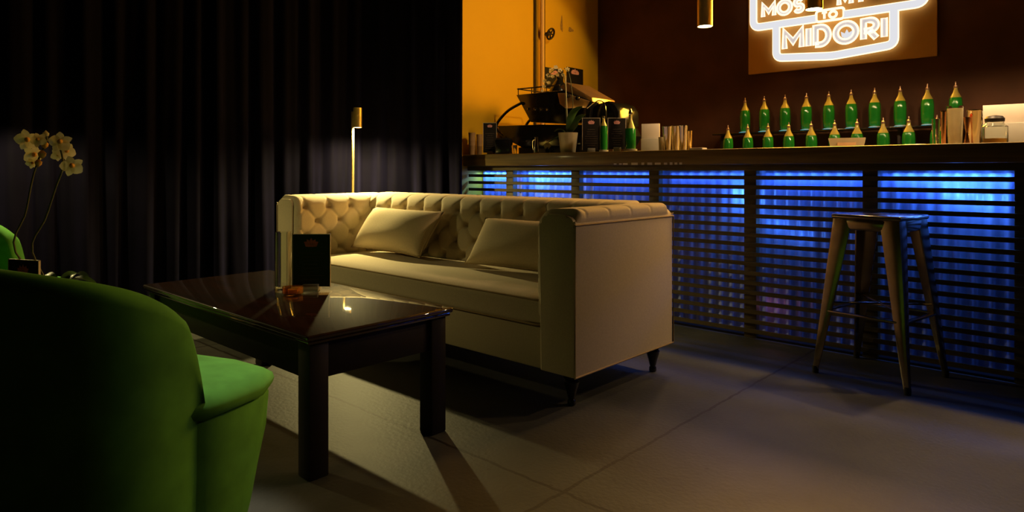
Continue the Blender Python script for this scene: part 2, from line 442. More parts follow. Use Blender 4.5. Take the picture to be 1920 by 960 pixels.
# tiny pale lettering under the counter lip, illegible at this distance
for p0, p1, hh in ((1151, 1156, 3), (1161, 1166, 3), (1168, 1177, 4), (1184, 1196, 6), (1203, 1208, 6), (1214, 1223, 6), (1228, 1239, 5), (1245, 1251, 5), (1256, 1261, 6), (1265, 1270, 5), (1274, 1279, 5)):
    a = on_y(p0, 310, 3.718); b = on_y(p1, 310, 3.718)
    obj('lettering', box(new(), ((a.x + b.x) / 2 - bx, 3.7175 - YS - 0.0005 + 0.0, 1.014), (b.x - a.x, 0.0015, hh * 0.0026)), M_WHITE, bar, smooth=False)
BLUE = (0.06, 0.20, 1.0)
# LED strip segments inside the cavity, one per bay
def bay(x0, x1, e, col=BLUE):
    light('bay_led', 'AREA', ((x0 + x1) / 2, YS + 0.115, 0.960), e, col, target=((x0 + x1) / 2, YS + 0.116, 0.0), shape='RECTANGLE', size=x1 - x0, size_y=0.02)
edges = [-3.975] + [-0.362 + 0.637 * k for k in range(-5, 5)]
powers = [2.9, 3.0, 1.2, 0.9, 1.3, 2.2, 1.2, 1.2, 1.2, 1.2]
for (x0, x1), e in zip(zip(edges, edges[1:]), powers):
    bay(x0 + (0.0 if x0 < -3.9 else 0.06), x1 - 0.06, e)
for px, py, e in ((1385, 362, 0.30), (1398, 380, 0.2), (1455, 422, 0.10), (1500, 442, 0.08), (1790, 362, 0.3), (1850, 375, 0.25), (1010, 340, 0.3), (1450, 575, 0.012)):
    p = on_y(px, py, YS + 0.11)
    light('spot_led', 'POINT', (p.x, YS + 0.085, p.z), e * 3.0, (0.08, 0.28, 1.0) if py < 500 else (1.0, 0.3, 0.5), shadow_soft_size=0.02)

# back bar
CT = 1.098                                    # counter surface height
bb = thing('back_bar_cabinet', 'long low dark back bar cabinet below the bottles', 'cabinet', (-1.25, 5.36, 0))
obj('body', box(new(), (0, 0, 0.525), (3.4, 0.46, 1.05), 0.006), M_CABINET, bb)
bs = thing('bottle_shelf', 'narrow dark shelf on brackets carrying the upper row of bottles', 'shelf', (-1.25, 5.36, 1.05))
obj('shelf_board', box(new(), (-0.4, 0.115, 0.23), (2.0, 0.17, 0.014), 0.003), M_BLACKGLOSS, bs)
for sx in (-1.36, 0.0, 0.56):
    obj('bracket', box(new(), (sx, 0.16, 0.112), (0.02, 0.06, 0.222)), M_CABINET, bs, smooth=False)

def make_bottle(name, label, group, loc):
    t = thing(name, label, 'bottle', loc, 0, group)
    bm = new(); r = 0.041
    lathe(bm, [(0, 0.012), (r * 0.86, 0.012), (r * 0.95, 0.02), (r, 0.06), (r * 1.02, 0.13), (r * 0.96, 0.172), (r * 0.84, 0.186)], n=20)
    for v in bm.verts:                        # moulded, faceted glass
        a = math.atan2(v.co.y, v.co.x)
        if v.co.z > 0.03 and v.co.z < 0.17: v.co.x *= 1 + 0.03 * math.cos(5 * a); v.co.y *= 1 + 0.03 * math.cos(5 * a)
    obj('body', bm, M_LIQUEUR, t)
    obj('base', lathe(new(), [(0, 0), (r * 0.84, 0), (r * 0.88, 0.006), (r * 0.86, 0.012), (0, 0.012)], n=20), M_FROST, t)
    obj('shoulder', lathe(new(), [(r * 0.84, 0.186), (r * 0.7, 0.2), (r * 0.42, 0.222), (r * 0.3, 0.24), (r * 0.28, 0.252), (0, 0.252)], n=20), M_SHOULDER, t)
    obj('pourer', lathe(new(), [(r * 0.28, 0.252), (r * 0.32, 0.256), (r * 0.3, 0.268), (r * 0.13, 0.274), (r * 0.09, 0.296), (0, 0.296)], n=12), M_POURER, t)
    return t
ORD = ['first', 'second', 'third', 'fourth', 'fifth', 'sixth', 'seventh', 'eighth', 'ninth', 'tenth']
UPX = [1397, 1433, 1472, 1512, 1554, 1596, 1640, 1688, 1739, 1792]
LPX = [1365, 1402, 1440, 1479, 1521, 1565, 1607, 1656, 1704, 1757]
b0 = None
for i, px in enumerate(UPX):
    p = on_y(px, 240, 5.47); loc = (p.x, 5.47, 1.287)
    lab = 'green liqueur bottle with pourer, %s from espresso machine end of raised shelf' % ORD[i]
    b0 = make_bottle('liqueur_bottle', lab, 'green bottles on the raised shelf', loc) if b0 is None else (dup(b0, loc, 0.3 * i, lab) and b0)
    ld = obj('shelf_light', lathe(new(), [(0, 0), (0.03, 0), (0.03, 0.003), (0, 0.003)], (p.x + 1.25, 5.425 - 5.36, 0.237), 16), M_LEDTEAL, bs)
for i, px in enumerate(LPX):
    p = on_y(px, 260, 5.27)
    dup(b0, (p.x, 5.27, 1.05), 0.4 * i, 'green liqueur bottle with pourer, %s from espresso machine end of lower row' % ORD[i], 'green bottles in the lower row')

# ------------------------------------------------------------------ pendant lamps over the bar
def make_pendant(label, loc):
    t = thing('pendant_lamp', label, 'lamp', loc, 0, 'brass pendant lamps over the bar')
    r = 0.049
    obj('lamp_shade', lathe(new(), [(r - 0.003, 0.03), (r - 0.003, 0.0), (r, 0.0), (r, 0.36), (0.012, 0.368), (0, 0.368)], n=32), M_BRASS, t)
    obj('light_disc', lathe(new(), [(0, 0.004), (r - 0.005, 0.004), (r - 0.006, 0.02), (0, 0.02)], n=32), M_BULB, t)
    obj('cord', tube(new(), [(0, 0, 0.36), (0, 0, 3.39 - loc[2])], 0.004, 8), M_CABLE, t)
    obj('ceiling_rose', lathe(new(), [(0, 3.4 - loc[2]), (0.045, 3.4 - loc[2]), (0.045, 3.375 - loc[2]), (0, 3.37 - loc[2])], n=20), M_BRASS, t)
    return t
PX = [-2.066, -1.377, -0.687, 0.003]
PL = ['brass cylinder pendant lamp hanging alone against the dark wall before the sign', 'brass cylinder pendant lamp hanging in front of the glowing sign',
      'brass cylinder pendant lamp over the bar, third along the row', 'brass cylinder pendant lamp over the bar, fourth along the row']
pend = None
PENDCOL = (1.0, 0.62, 0.29)
PENDW = [16, 20, 52, 52]
for x, lab, e in zip(PX, PL, PENDW):
    loc = (x, 4.1, 1.917)
    if pend is None: pend = make_pendant(lab, loc)
    else: dup(pend, loc, 0, lab)
    light('pendant_light', 'SPOT', (x, 4.1, 1.912), e, PENDCOL, target=(x, 4.1, 0), spot_size=math.radians(166), spot_blend=0.25, shadow_soft_size=0.035)

# spotlight added out of view above the frame to brighten the ochre wall
sp = thing('added_ceiling_spotlight', 'added unseen black ceiling spotlight brightening the ochre wall', 'spotlight', (-1.6, 3.7, 2.95))
dirv = V((-2.4, 0.8, -1.25)).normalized()
q = V((0, 0, -1)).rotation_difference(dirv).to_matrix()
obj('lamp_head', lathe(new(), [(0.045, -0.0), (0.05, 0.0), (0.05, 0.15), (0.03, 0.17), (0, 0.17)], n=24, mtx=q), M_BLACKGLOSS, sp)
obj('light_disc', lathe(new(), [(0, 0.012), (0.044, 0.012), (0.044, 0.02), (0, 0.02)], n=24, mtx=q), M_BULB, sp)
obj('stem', tube(new(), [-dirv * 0.1, (-0.0, 0.0, 0.44)], 0.01, 8), M_BLACKGLOSS, sp)
light('added_wall_wash', 'SPOT', V((-1.6, 3.7, 2.95)) + dirv * 0.01, 72, (1.0, 0.72, 0.35), target=V((-1.6, 3.7, 2.95)) + dirv, spot_size=math.radians(45), spot_blend=0.25, shadow_soft_size=0.03)

# ------------------------------------------------------------------ neon sign
YB = 5.60
sa, sb = on_y(1405, 140, YB), on_y(1758, 105, YB)
sign = thing('neon_sign', 'glowing white neon sign on tan board above the bottles', 'sign', ((sa.x + sb.x) / 2, YB + 0.01, 1.79))
ox, oz = sign.location.x, 1.79
SW = sb.x - sa.x
obj('back_board', box(new(), (0, -0.016, 0.42), (SW, 0.03, 0.84), 0.003), M_SIGNBOARD, sign)
def sg(px, py):
    p = on_y(px, py, YB - 0.06); return (p.x - ox, p.z - oz)
def band(bm, pts, w, y0, y1):
    n = len(pts); L, R = [], []
    for i in range(n):
        p = V((*pts[i], 0))
        d0 = (p - V((*pts[i - 1], 0))).normalized() if i else None
        d1 = (V((*pts[i + 1], 0)) - p).normalized() if i < n - 1 else None
        d0 = d0 or d1; d1 = d1 or d0
        m = (d0 + d1).normalized(); k = 1 / max(0.5, m.dot(d0)); nn = V((-m.y, m.x, 0)) * (w / 2 * k)
        L.append((p.x + nn.x, p.y + nn.y)); R.append((p.x - nn.x, p.y - nn.y))
    prism(bm, L + R[::-1], y0, y1, 'y')
    return L, R
def rounded(pts, r, n=6):
    out = [pts[0]]
    for i in range(1, len(pts) - 1):
        p, a, b = V(pts[i]), V(pts[i - 1]), V(pts[i + 1])
        da, db = (a - p).normalized(), (b - p).normalized()
        rr = min(r, (a - p).length * 0.45, (b - p).length * 0.45)
        s, e = p + da * rr, p + db * rr
        for k in range(n + 1):
            t = k / n; out.append(tuple((1 - t) ** 2 * s + 2 * t * (1 - t) * p + t * t * e))
    out.append(pts[-1]); return out
zt = sg(1420, 51)[1]                          # height of the line under the upper word
lx, rx = sg(1412, 40)[0], sg(1733, 6)[0]
ux0, ux1 = sg(1455, 60)[0], sg(1676, 60)[0]
zb = sg(1463, 108)[1]; zb2 = sg(1672, 83)[1]; zc = sg(1560, 107)[1]
zb = (zb + zb2) / 2
tox0, tox1 = sg(1530, 33)[0], sg(1582, 23)[0]
top = zt + 0.30
upper = rounded([(tox0, zt), (lx, zt), (lx, top), ((lx + rx) / 2, top + 0.05), (rx, top), (rx, zt), (tox1, zt)], 0.06)
lower = rounded([(ux0, zt), (ux0, zb), (sg(1560, 107)[0], zb - 0.035), (ux1, zb), (ux1, zt)], 0.05)
for nm, pts in (('upper_outline', upper), ('lower_outline', lower)):
    bm = new(); L, R = band(bm, pts, 0.05, -0.075, -0.05)
    o = obj(nm, bm, M_NEONBAND, sign, smooth=False)
    bm = new()
    tube(bm, [(x, -0.062, z) for x, z in L], 0.0085, 6); tube(bm, [(x, -0.062, z) for x, z in R], 0.0085, 6)
    obj('neon_tube', bm, M_NEONTUBE, o)
def arcp(cx, cy, rx_, ry_, a0, a1, n=14):
    return [(cx + rx_ * math.cos(math.radians(a0 + (a1 - a0) * i / n)), cy + ry_ * math.sin(math.radians(a0 + (a1 - a0) * i / n))) for i in range(n + 1)]
# single-stroke letters in a unit-high box: (width, strokes)
GLYPH = {
    'M': (0.86, [[(0, 0), (0, 1), (0.43, 0.36), (0.86, 1), (0.86, 0)]]),
    'I': (0.0, [[(0, 0), (0, 1)]]),
    'D': (0.62, [[(0, 0), (0, 1), (0.24, 1)] + arcp(0.24, 0.5, 0.38, 0.5, 84, -84) + [(0.24, 0), (0, 0)]]),
    'O': (0.92, [arcp(0.46, 0.5, 0.46, 0.5, 90, 450, 28)]),
    'R': (0.56, [[(0, 0), (0, 1), (0.28, 1)] + arcp(0.28, 0.72, 0.28, 0.28, 80, -80, 10) + [(0.28, 0.44), (0.04, 0.44)], [(0.26, 0.42), (0.56, 0)]]),
    'S': (0.56, [arcp(0.28, 0.74, 0.26, 0.26, 30, 250, 12) + arcp(0.28, 0.26, 0.28, 0.26, 75, -150, 12)]),
    'Y': (0.7, [[(0, 1), (0.35, 0.48), (0.35, 0)], [(0.37, 0.5), (0.7, 1)]]),
    'T': (0.62, [[(0, 1), (0.62, 1)], [(0.31, 0.96), (0.31, 0)]]),
}
def word(name, body, p0, p1, h, y, sw=0.036, tr=0.0072):
    """flat pale letter faces edged with thin glowing tubes, set between p0 and p1"""
    x0, z0 = p0; W = p1[0] - p0[0] - sw; H = h - sw
    gap = 0.34; tot = sum(GLYPH[c][0] for c in body) + gap * (len(body) - 1); kx = W / tot
    bf, bt = bmesh.new(), bmesh.new(); x = 0.0
    for c in body:
        w_, strokes = GLYPH[c]
        for st_ in strokes:
            pts = [(sw / 2 + x + a * kx, sw / 2 + b * H) for a, b in st_]
            L, R = band(bf, pts, sw, -0.006, 0.004)
            ring_ = [(a, -0.008, b) for a, b in L] + [(a, -0.008, b) for a, b in R[::-1]]
            if c == 'O':
                tube(bt, [(a, -0.008, b) for a, b in L[:-1]], tr, 6, closed=True); tube(bt, [(a, -0.008, b) for a, b in R[:-1]], tr, 6, closed=True)
            else: tube(bt, ring_, tr, 6, closed=True)
        x += (w_ + gap) * kx
    o = obj(name, bf, M_LETTERFACE, sign, smooth=False); o.location = (x0, y, z0)
    obj('neon_tube', bt, M_NEONTUBE, o)
    return o
za = (sg(1467, 96)[1] + sg(1663, 73)[1]) / 2
word('sign_lettering', 'MIDORI', (sg(1467, 96)[0], za), (sg(1663, 73)[0], za), 0.175, -0.062)
zu = sg(1440, 33)[1]
word('sign_lettering', 'MOS', (sg(1428, 33)[0], zu), (sg(1508, 21)[0], zu), 0.125, -0.062, 0.026)
word('sign_lettering', 'MY', (sg(1570, 14)[0], zu), (sg(1627, 4)[0], zu), 0.125, -0.062, 0.026)
# small plaque between the two words
cx, cz, hw, hh = (tox0 + tox1) / 2, (sg(1530, 40)[1] + sg(1582, 15)[1]) / 2 + 0.0, (tox1 - tox0) / 2, 0.043
plq = rounded([(cx - hw * 0.2, cz - hh), (cx - hw, cz - hh), (cx - hw, cz + hh), (cx + hw, cz + hh), (cx + hw, cz - hh), (cx - hw * 0.2, cz - hh)], 0.025)
bm = new(); tube(bm, [(x, -0.066, z) for x, z in plq], 0.010, 8)
pq = obj('plaque_outline', bm, M_NEONTUBE, sign)
word('sign_lettering', 'TO', (cx - hw * 0.62, cz - 0.03), (cx + hw * 0.55, cz - 0.03), 0.06, -0.062, 0.012, 0.004)
# leaf crest inside the letter O
ocx, ocz = sg(1588, 66)
bm = new()
for a in (-0.6, 0.0, 0.6):
    d = V((math.sin(a), 0, math.cos(a))); s = V((d.z, 0, -d.x)); L = 0.075
    b0_ = V((0, 0, -0.03))
    vs = [bm.verts.new(p) for p in (b0_, b0_ + d * L * .5 + s * .018, b0_ + d * L, b0_ + d * L * .5 - s * .018)]
    f = bm.faces.new(vs)
    r_ = bmesh.ops.extrude_face_region(bm, geom=[f]); bmesh.ops.translate(bm, vec=(0, -0.01, 0), verts=[v for v in r_['geom'] if isinstance(v, bmesh.types.BMVert)])
o = obj('leaf_crest', bm, M_NEONBAND, sign, smooth=False); o.location = (ocx, -0.066, ocz)

light('sign_glow', 'AREA', (-1.72, 5.47, 2.2), 90, (1.0, 0.48, 0.03), target=(-1.72, 0, 1.6), shape='RECTANGLE', size=1.25, size_y=0.6)

# ------------------------------------------------------------------ sofa
SX0, SX1, SY0, SY1, ST = -4.03, -1.636, 2.137, 2.916, 0.798
sofa = thing('sofa', 'cream linen sofa with deep buttoned back and high arms', 'sofa', ((SX0 + SX1) / 2, (SY0 + SY1) / 2, 0))
HW, HD = (SX1 - SX0) / 2, (SY1 - SY0) / 2
AW, BW, ZB = 0.185, 0.17, 0.135
DS, DT = 0.167, 0.087
def tuft(s, t, ttop, s_off, puff):
    """padding height at distance s along and t up; buttons sit on a diamond lattice whose top row is ttop"""
    ss = (s - s_off) / DS; tt = (t - ttop) / (2 * DT)
    fs = ss - round(ss)
    pl = puff * (1 - 0.10 * math.exp(-(fs / 0.055) ** 2))
    if tt > 0.0:
        q = min(1.0, tt / 0.16)
        u, v = ss + tt, -ss + tt
        fu, fv = u - round(u), v - round(v)
        d2 = fu * fu + fv * fv; d = 0.34 * math.exp(-d2 / 0.06) + 0.66 * math.exp(-d2 / 0.012)
        return pl * (1 - 1.0 * d * (1 - q))
    u, v = ss + tt, -ss + tt
    fu, fv = u - round(u), v - round(v)
    h = puff * (1 - 0.16 * math.exp(-(fu / 0.08) ** 2)) * (1 - 0.16 * math.exp(-(fv / 0.08) ** 2))
    d2 = fu * fu + fv * fv
    return h - puff * (0.34 * math.exp(-d2 / 0.06) + 0.68 * math.exp(-d2 / 0.012))
def padded(s0, s1, place, prof, ttop, s_off, puff, ns, nt):
    """quilted sheet: prof = list of (across, z) points of the path, place maps (s, across, z) to local space"""
    P = [V((a, z)) for a, z in prof]; cum = [0.0]
    for a, b in zip(P, P[1:]): cum.append(cum[-1] + (b - a).length)
    L = cum[-1]
    def at(t):
        for i in range(len(P) - 1):
            if t <= cum[i + 1] or i == len(P) - 2:
                u = (t - cum[i]) / (cum[i + 1] - cum[i]); return P[i].lerp(P[i + 1], u)
    def fn(u, v):
        s = s0 + (s1 - s0) * u; t = L * v
        a = at(max(0, t - 0.012)); b = at(min(L, t + 0.012)); d = (b - a).normalized(); nrm = V((-d.y, d.x))
        p = at(t)
        fade = min(1, (s - s0) / 0.03, (s1 - s) / 0.03); fade = max(0.0, fade) ** 0.5
        ft = min(1, (L - t) / 0.025, (t + 0.01) / 0.02); ft = max(0.0, ft) ** 0.5
        h = tuft(s, t, ttop, s_off, puff) * fade * ft + 0.002
        q = p + nrm * h
        return V(place(s, q.x, q.y))
    bm = new(); grid(bm, fn, ns, nt); return bm
def arc(cx, cz, r, a0, a1, n=8):
    return [(cx + r * math.cos(a0 + (a1 - a0) * i / n), cz + r * math.sin(a0 + (a1 - a0) * i / n)) for i in range(n + 1)]
# base rail
obj('base_rail', box(new(), (0, -0.01, (ZB + 0.31) / 2), (2 * (HW - AW) + 0.02, 2 * HD - 0.05, 0.31 - ZB), 0.012), M_LINEN, sofa)
# arms
for sgn, nm in ((-1, 'arm'), (1, 'arm')):
    xo, xi = sgn * HW, sgn * (HW - AW)
    bm = new()
    lo, hi = min(xo, xi), max(xo, xi)
    T = ST - 0.012
    w = hi - lo
    ol = [(lo, ZB), (hi, ZB)]
    if sgn > 0:
        ol += [(hi, T - 0.03)] + arc(hi - 0.05, T - 0.045, 0.05, 0.3, PI / 2, 5) + arc(lo + 0.045, T - 0.04, 0.045, PI / 2, PI, 6)
    else:
        ol += arc(hi - 0.045, T - 0.04, 0.045, 0, PI / 2, 6) + arc(lo + 0.05, T - 0.045, 0.05, PI / 2, PI - 0.3, 5) + [(lo, T - 0.03)]
    prism(bm, ol, -HD, HD, 'y', 0.012)
    arm = obj(nm, bm, M_LINEN, sofa)
    # quilted pad over the inner face and the top of the arm
    ri = 0.05
    prof = [(0.0, 0.36), (0.0, ST - 0.03 - ri)] + [(ri - ri * math.cos(a), ST - 0.03 - ri + ri * math.sin(a)) for a in [PI / 2 * i / 6 for i in range(1, 7)]] + [(AW - 0.035, ST - 0.026), (AW - 0.006, ST - 0.045)]
    ns = -sgn
    bm = padded(-HD + 0.012, HD - 0.03, lambda s, a, z, sgn=sgn: (sgn * (HW - AW + a), s, z), prof, (ST - 0.06) - 0.36, 0.02, 0.042, 150, 120)
    obj('arm_pad', bm, M_LINEN, arm, angle=180)
    # piping round the outer panel and front face
    bm = new(); e = 0.004
    xo2 = xo + sgn * 0.001
    loop = [(xo2, -HD, ZB + 0.005), (xo2, -HD, T - 0.035), (xo2, HD, T - 0.035), (xo2, HD, ZB + 0.005)]
    tube(bm, loop, 0.0045, 8, closed=True)
    obj('piping', bm, M_PIPE, arm)
# back
bm = new()
T = ST - 0.012
prism(bm, [(HD - BW + 0.02, 0.3), (HD, ZB), (HD, T - 0.02)] + arc(HD - 0.04, T - 0.04, 0.04, 0.2, PI / 2, 5) + arc(HD - BW + 0.065, T - 0.04, 0.04, PI / 2, PI, 6), -HW + AW - 0.01, HW - AW + 0.01, 'x')
back = obj('backrest', bm, M_LINEN, sofa)
ri = 0.05
y_in = HD - BW
prof = [(0.045, 0.36), (0.0, ST - 0.03 - ri)] + [(ri - ri * math.cos(a), ST - 0.03 - ri + ri * math.sin(a)) for a in [PI / 2 * i / 6 for i in range(1, 7)]] + [(BW - 0.04, ST - 0.026), (BW - 0.008, ST - 0.04)]
prof = [(y_in + (a if i else -a), z) for i, (a, z) in enumerate(prof)]
bm = padded(-HW + AW - 0.03, HW - AW + 0.03, lambda s, a, z: (s, a, z), prof, (ST - 0.06) - 0.36, 0.05, 0.048, 420, 120)
obj('back_pad', bm, M_LINEN, back, angle=180)
# seat cushion
def soft_box(cx, cy, cz, sx, sy, sz, crown, rr, nx, ny, nz, wob=0.0):
    """rounded cushion block with a domed top"""
    bm = new()
    bmesh.ops.create_cube(bm, size=2.0)
    bmesh.ops.subdivide_edges(bm, edges=bm.edges[:], cuts=18, use_grid_fill=True)
    for v in bm.verts:
        p = v.co.copy(); hx, hy, hz = sx / 2, sy / 2, sz / 2
        q = V((p.x * hx, p.y * hy, p.z * hz)); 
        c = V((max(-hx + rr, min(hx - rr, q.x)), max(-hy + rr, min(hy - rr, q.y)), max(-hz + rr, min(hz - rr, q.z))))
        d = q - c
        if d.length > 1e-9:
            m = max(abs(d.x), abs(d.y), abs(d.z)); q = c + d.normalized() * m
        dome = max(0, 1 - p.x ** 4) * max(0, 1 - p.y ** 4)
        if p.z > 0: q.z += crown * dome * p.z
        if wob: q.z += wob * math.sin(q.x * 9 + 1) * dome * (p.z > 0.5); q.y += wob * math.sin(q.x * 7) * (p.y < -0.5)
        v.co = q + V((cx, cy, cz))
    return bm
cl = 2 * (HW - AW) - 0.012
bm = soft_box(0, -HD + 0.012 + 0.3, 0.372, cl, 0.60, 0.116, 0.022, 0.022, 1, 1, 1, 0.002)
cush = obj('seat_cushion', bm, M_LINEN, sofa, angle=60)
bm = new()
for z in (0.425, 0.319):
    y0 = -HD + 0.0135; x0 = cl / 2 - 0.003
    loop = []
    for cxs, cys, a0 in ((x0 - 0.03, y0 + 0.03, -PI / 2), (x0 - 0.03, 0.17, 0), (-x0 + 0.03, 0.17, PI / 2), (-x0 + 0.03, y0 + 0.03, PI)):
        for i in range(5):
            a = a0 + PI / 2 * i / 4; loop.append((cxs + 0.03 * math.cos(a), cys + 0.03 * math.sin(a), z))
    tube(bm, loop, 0.0045, 6, closed=True)
obj('piping', bm, M_PIPE, cush)
for sx in (-1, 1):
    for sy in (-1, 1):
        bm = new()
        lathe(bm, [(0, 0.0), (0.014, 0.0), (0.018, 0.006), (0.017, 0.02), (0.013, 0.026), (0.016, 0.034), (0.022, 0.06), (0.03, 0.085), (0.033, 0.1), (0.026, 0.108), (0.034, 0.115), (0.036, 0.128), (0.034, 0.138), (0, 0.138)], (sx * (HW - 0.07), sy * (HD - 0.07), 0), 20)
        obj('leg', bm, M_BLACKWOOD, sofa)

# throw pillows
def make_pillow(name, label, w, h, t, loc, lean, yaw, roll=0.0, seed=0):
    random.seed(seed); bm = new(); n = 28
    rnd = [random.uniform(-1, 1) for _ in range(12)]
    def side(sg_):
        def fn(u, v):
            a, b = 2 * u - 1, 2 * v - 1
            k = max(0, 1 - abs(a) ** 2.6) ** 0.55 * max(0, 1 - abs(b) ** 2.6) ** 0.55
            pin = 1 - 0.06 * (1 - abs(b) ** 2) * abs(a) ** 3
            pin2 = 1 - 0.10 * (1 - abs(a) ** 2) * abs(b) ** 3
            wr = 0.003 * math.sin(5 * a + 4 * b * rnd[0] + rnd[1]) * k
            return V((a * w / 2 * pin, sg_ * (t / 2 * k + wr), h / 2 + b * h / 2 * pin2))
        return fn
    grid(bm, side(-1), n, n); grid(bm, side(1), n, n)
    bmesh.ops.remove_doubles(bm, verts=bm.verts, dist=0.0006)
    o = thing(name, label, 'pillow', loc, rot=(-lean, roll, yaw), group='cream pillows on the sofa')
    cov = obj('cover', bm, M_PILLOW, o, angle=180)
    seam = []
    m = 40
    for sd in range(4):
        for i in range(m // 4):
            q = 2 * i / (m // 4) - 1
            a, b = ((q, -1), (1, q), (-q, 1), (-1, -q))[sd]
            seam.append((a * w / 2 * (1 - 0.06 * (1 - b * b) * abs(a) ** 3), 0, h / 2 + b * h / 2 * (1 - 0.10 * (1 - a * a) * abs(b) ** 3)))
    obj('seam_piping', tube(new(), seam, 0.0035, 6, closed=True), M_PIPE, o)
    return o
make_pillow('throw_pillow', 'cream throw pillow near the lamp, catching the light', 0.74, 0.31, 0.17, (-3.36, 2.475, 0.475), 0.62, -0.05, 0.0, 3)
make_pillow('throw_pillow', 'cream throw pillow tucked behind the sofa arm nearest the stool', 0.74, 0.29, 0.16, (-2.25, 2.475, 0.475), 0.62, 0.05, 0.0, 8)

# ------------------------------------------------------------------ floor lamps
def make_floor_lamp(label, loc, rotz):
    t = thing('floor_lamp', label, 'lamp', loc, rotz, 'slim brass floor lamps')
    obj('base', lathe(new(), [(0, 0), (0.115, 0), (0.12, 0.006), (0.118, 0.016), (0.02, 0.022), (0, 0.022)], n=36), M_BRASS, t)
    obj('pole', tube(new(), [(0, 0, 0.02), (0, 0, 1.40)], 0.0105, 12), M_BRASS, t)
    obj('lamp_shade', lathe(new(), [(0.028, 1.31), (0.028, 1.282), (0.031, 1.282), (0.031, 1.425), (0.028, 1.427), (0, 1.427)], (0.042, 0, 0), 28), M_BRASS, t)
    obj('light_disc', lathe(new(), [(0, 1.284), (0.0275, 1.284), (0.0275, 1.30), (0, 1.30)], (0.042, 0, 0), 24), M_BULB, t)
    return t
LAMPCOL = (1.0, 0.80, 0.31)
LX, LY = -4.17, 2.80
fl = make_floor_lamp('slim brass floor lamp glowing behind the cream sofa', (LX, LY, 0), math.radians(20))
ax, ay = LX + 0.042 * math.cos(math.radians(20)), LY + 0.042 * math.sin(math.radians(20))
light('floor_lamp_light', 'SPOT', (ax, ay, 1.279), 200, LAMPCOL, target=(ax, ay, 0), spot_size=math.radians(172), spot_blend=0.8, shadow_soft_size=0.022)
L2 = (-4.36, 0.68)
dup(fl, (*L2, 0), math.radians(40), 'slim brass floor lamp beside the green chairs and curtain')
ax, ay = L2[0] + 0.042 * math.cos(math.radians(40)), L2[1] + 0.042 * math.sin(math.radians(40))
light('floor_lamp_light', 'SPOT', (ax, ay, 1.279), 44, LAMPCOL, target=(ax, ay, 0), spot_size=math.radians(172), spot_blend=0.4, shadow_soft_size=0.022)

# ------------------------------------------------------------------ coffee table
TX0, TX1, TY0, TY1, TZ = -3.26, -1.86, 1.084, 1.69, 0.46
tb = thing('coffee_table', 'dark glossy mahogany coffee table in front of the sofa', 'table', ((TX0 + TX1) / 2, (TY0 + TY1) / 2, 0))
tw, td = TX1 - TX0, TY1 - TY0
bm = new(); box(bm, (0, 0, TZ - 0.009), (tw, td, 0.018), 0.007, 3); box(bm, (0, 0, TZ - 0.024), (tw - 0.016, td - 0.016, 0.014), 0.005)
obj('table_top', bm, M_MAHOG, tb)
bm = new()
for sy in (-1, 1): box(bm, (0, sy * (td / 2 - 0.045), TZ - 0.09), (tw - 0.1, 0.022, 0.12), 0.002)
for sx in (-1, 1): box(bm, (sx * (tw / 2 - 0.045), 0, TZ - 0.09), (0.022, td - 0.1, 0.12), 0.002)
obj('apron', bm, M_DARKWOOD, tb)
for sx in (-1, 1):
    for sy in (-1, 1):
        obj('leg', box(new(), (sx * (tw / 2 - 0.055), sy * (td / 2 - 0.055), (TZ - 0.03) / 2), (0.07, 0.07, TZ - 0.03), 0.005), M_DARKWOOD, tb)

# ------------------------------------------------------------------ menu cards
def make_menu(label, loc, rotz, w, h, tilt=0.0, logo=None, base=True, foot=0.0, baselabel=None):
    t = thing('menu_card', label, 'menu', loc, rotz)
    bh = 0.03
    bm = new(); box(bm, (0, 0, bh * 0.6 + h / 2), (w, 0.006, h), 0.0, rot=(tilt, 0, 0))
    c = obj('card', bm, M_CARD, t, smooth=False)
    bm = new()
    for s in (-1, 1): box(bm, (s * w / 2, 0, bh * 0.6 + h / 2), (0.003, 0.008, h + 0.003))
    box(bm, (0, 0, bh * 0.6 + h), (w + 0.003, 0.008, 0.003))
    obj('card_edge', bm, M_CARDEDGE, t, smooth=False)
    bm = new(); emblem(bm, w * 0.44, w * 0.27, 0.0042); bmesh.ops.translate(bm, vec=(0, 0, bh * 0.6 + h - w * 0.36), verts=bm.verts)
    obj('logo', bm, logo or M_LOGO, c, smooth=False)
    bm = new(); print_lines(bm, w, bh * 0.6 + h * 0.14, bh * 0.6 + h * 0.64, 8, 0.0036)
    obj('printed_lines', bm, M_INK, c, smooth=False)
    if base: obj('stand', box(new(), (0, 0, bh / 2), (w * 0.42, 0.045, bh), 0.003), M_FROST, t)
    return t
def at_floorplan(px, py, z):
    d = FPX * (CAMZ - z) / (py - HZN); dx, dy = ray(px); return V((dx * d, dy * d, z))
FACE = math.atan2(SN, CN)                     # turned to face the seats across the room
cp = at_floorplan(584, 545, TZ)
make_menu('black menu card with red crest standing on mahogany coffee table', (cp.x, cp.y, TZ), FACE + 0.02, 0.158, 0.222)
gp = at_floorplan(531, 541, TZ)
vs_ = thing('glass_vase', 'tall clear glass cylinder on coffee table beside menu card', 'vase', (gp.x, gp.y, TZ))
obj('vessel', lathe(new(), [(0, 0), (0.033, 0), (0.034, 0.004), (0.034, 0.245), (0.0315, 0.245), (0.0315, 0.012), (0, 0.012)], n=32), M_GLASS, vs_)
ap = at_floorplan(549, 552, TZ)
tl = thing('candle_holder', 'squat amber glass candle holder at foot of menu card', 'candle holder', (ap.x, ap.y, TZ))
obj('bowl', lathe(new(), [(0, 0), (0.034, 0), (0.04, 0.006), (0.042, 0.032), (0.038, 0.032), (0.036, 0.008), (0, 0.008)], n=28), M_AMBER, tl)
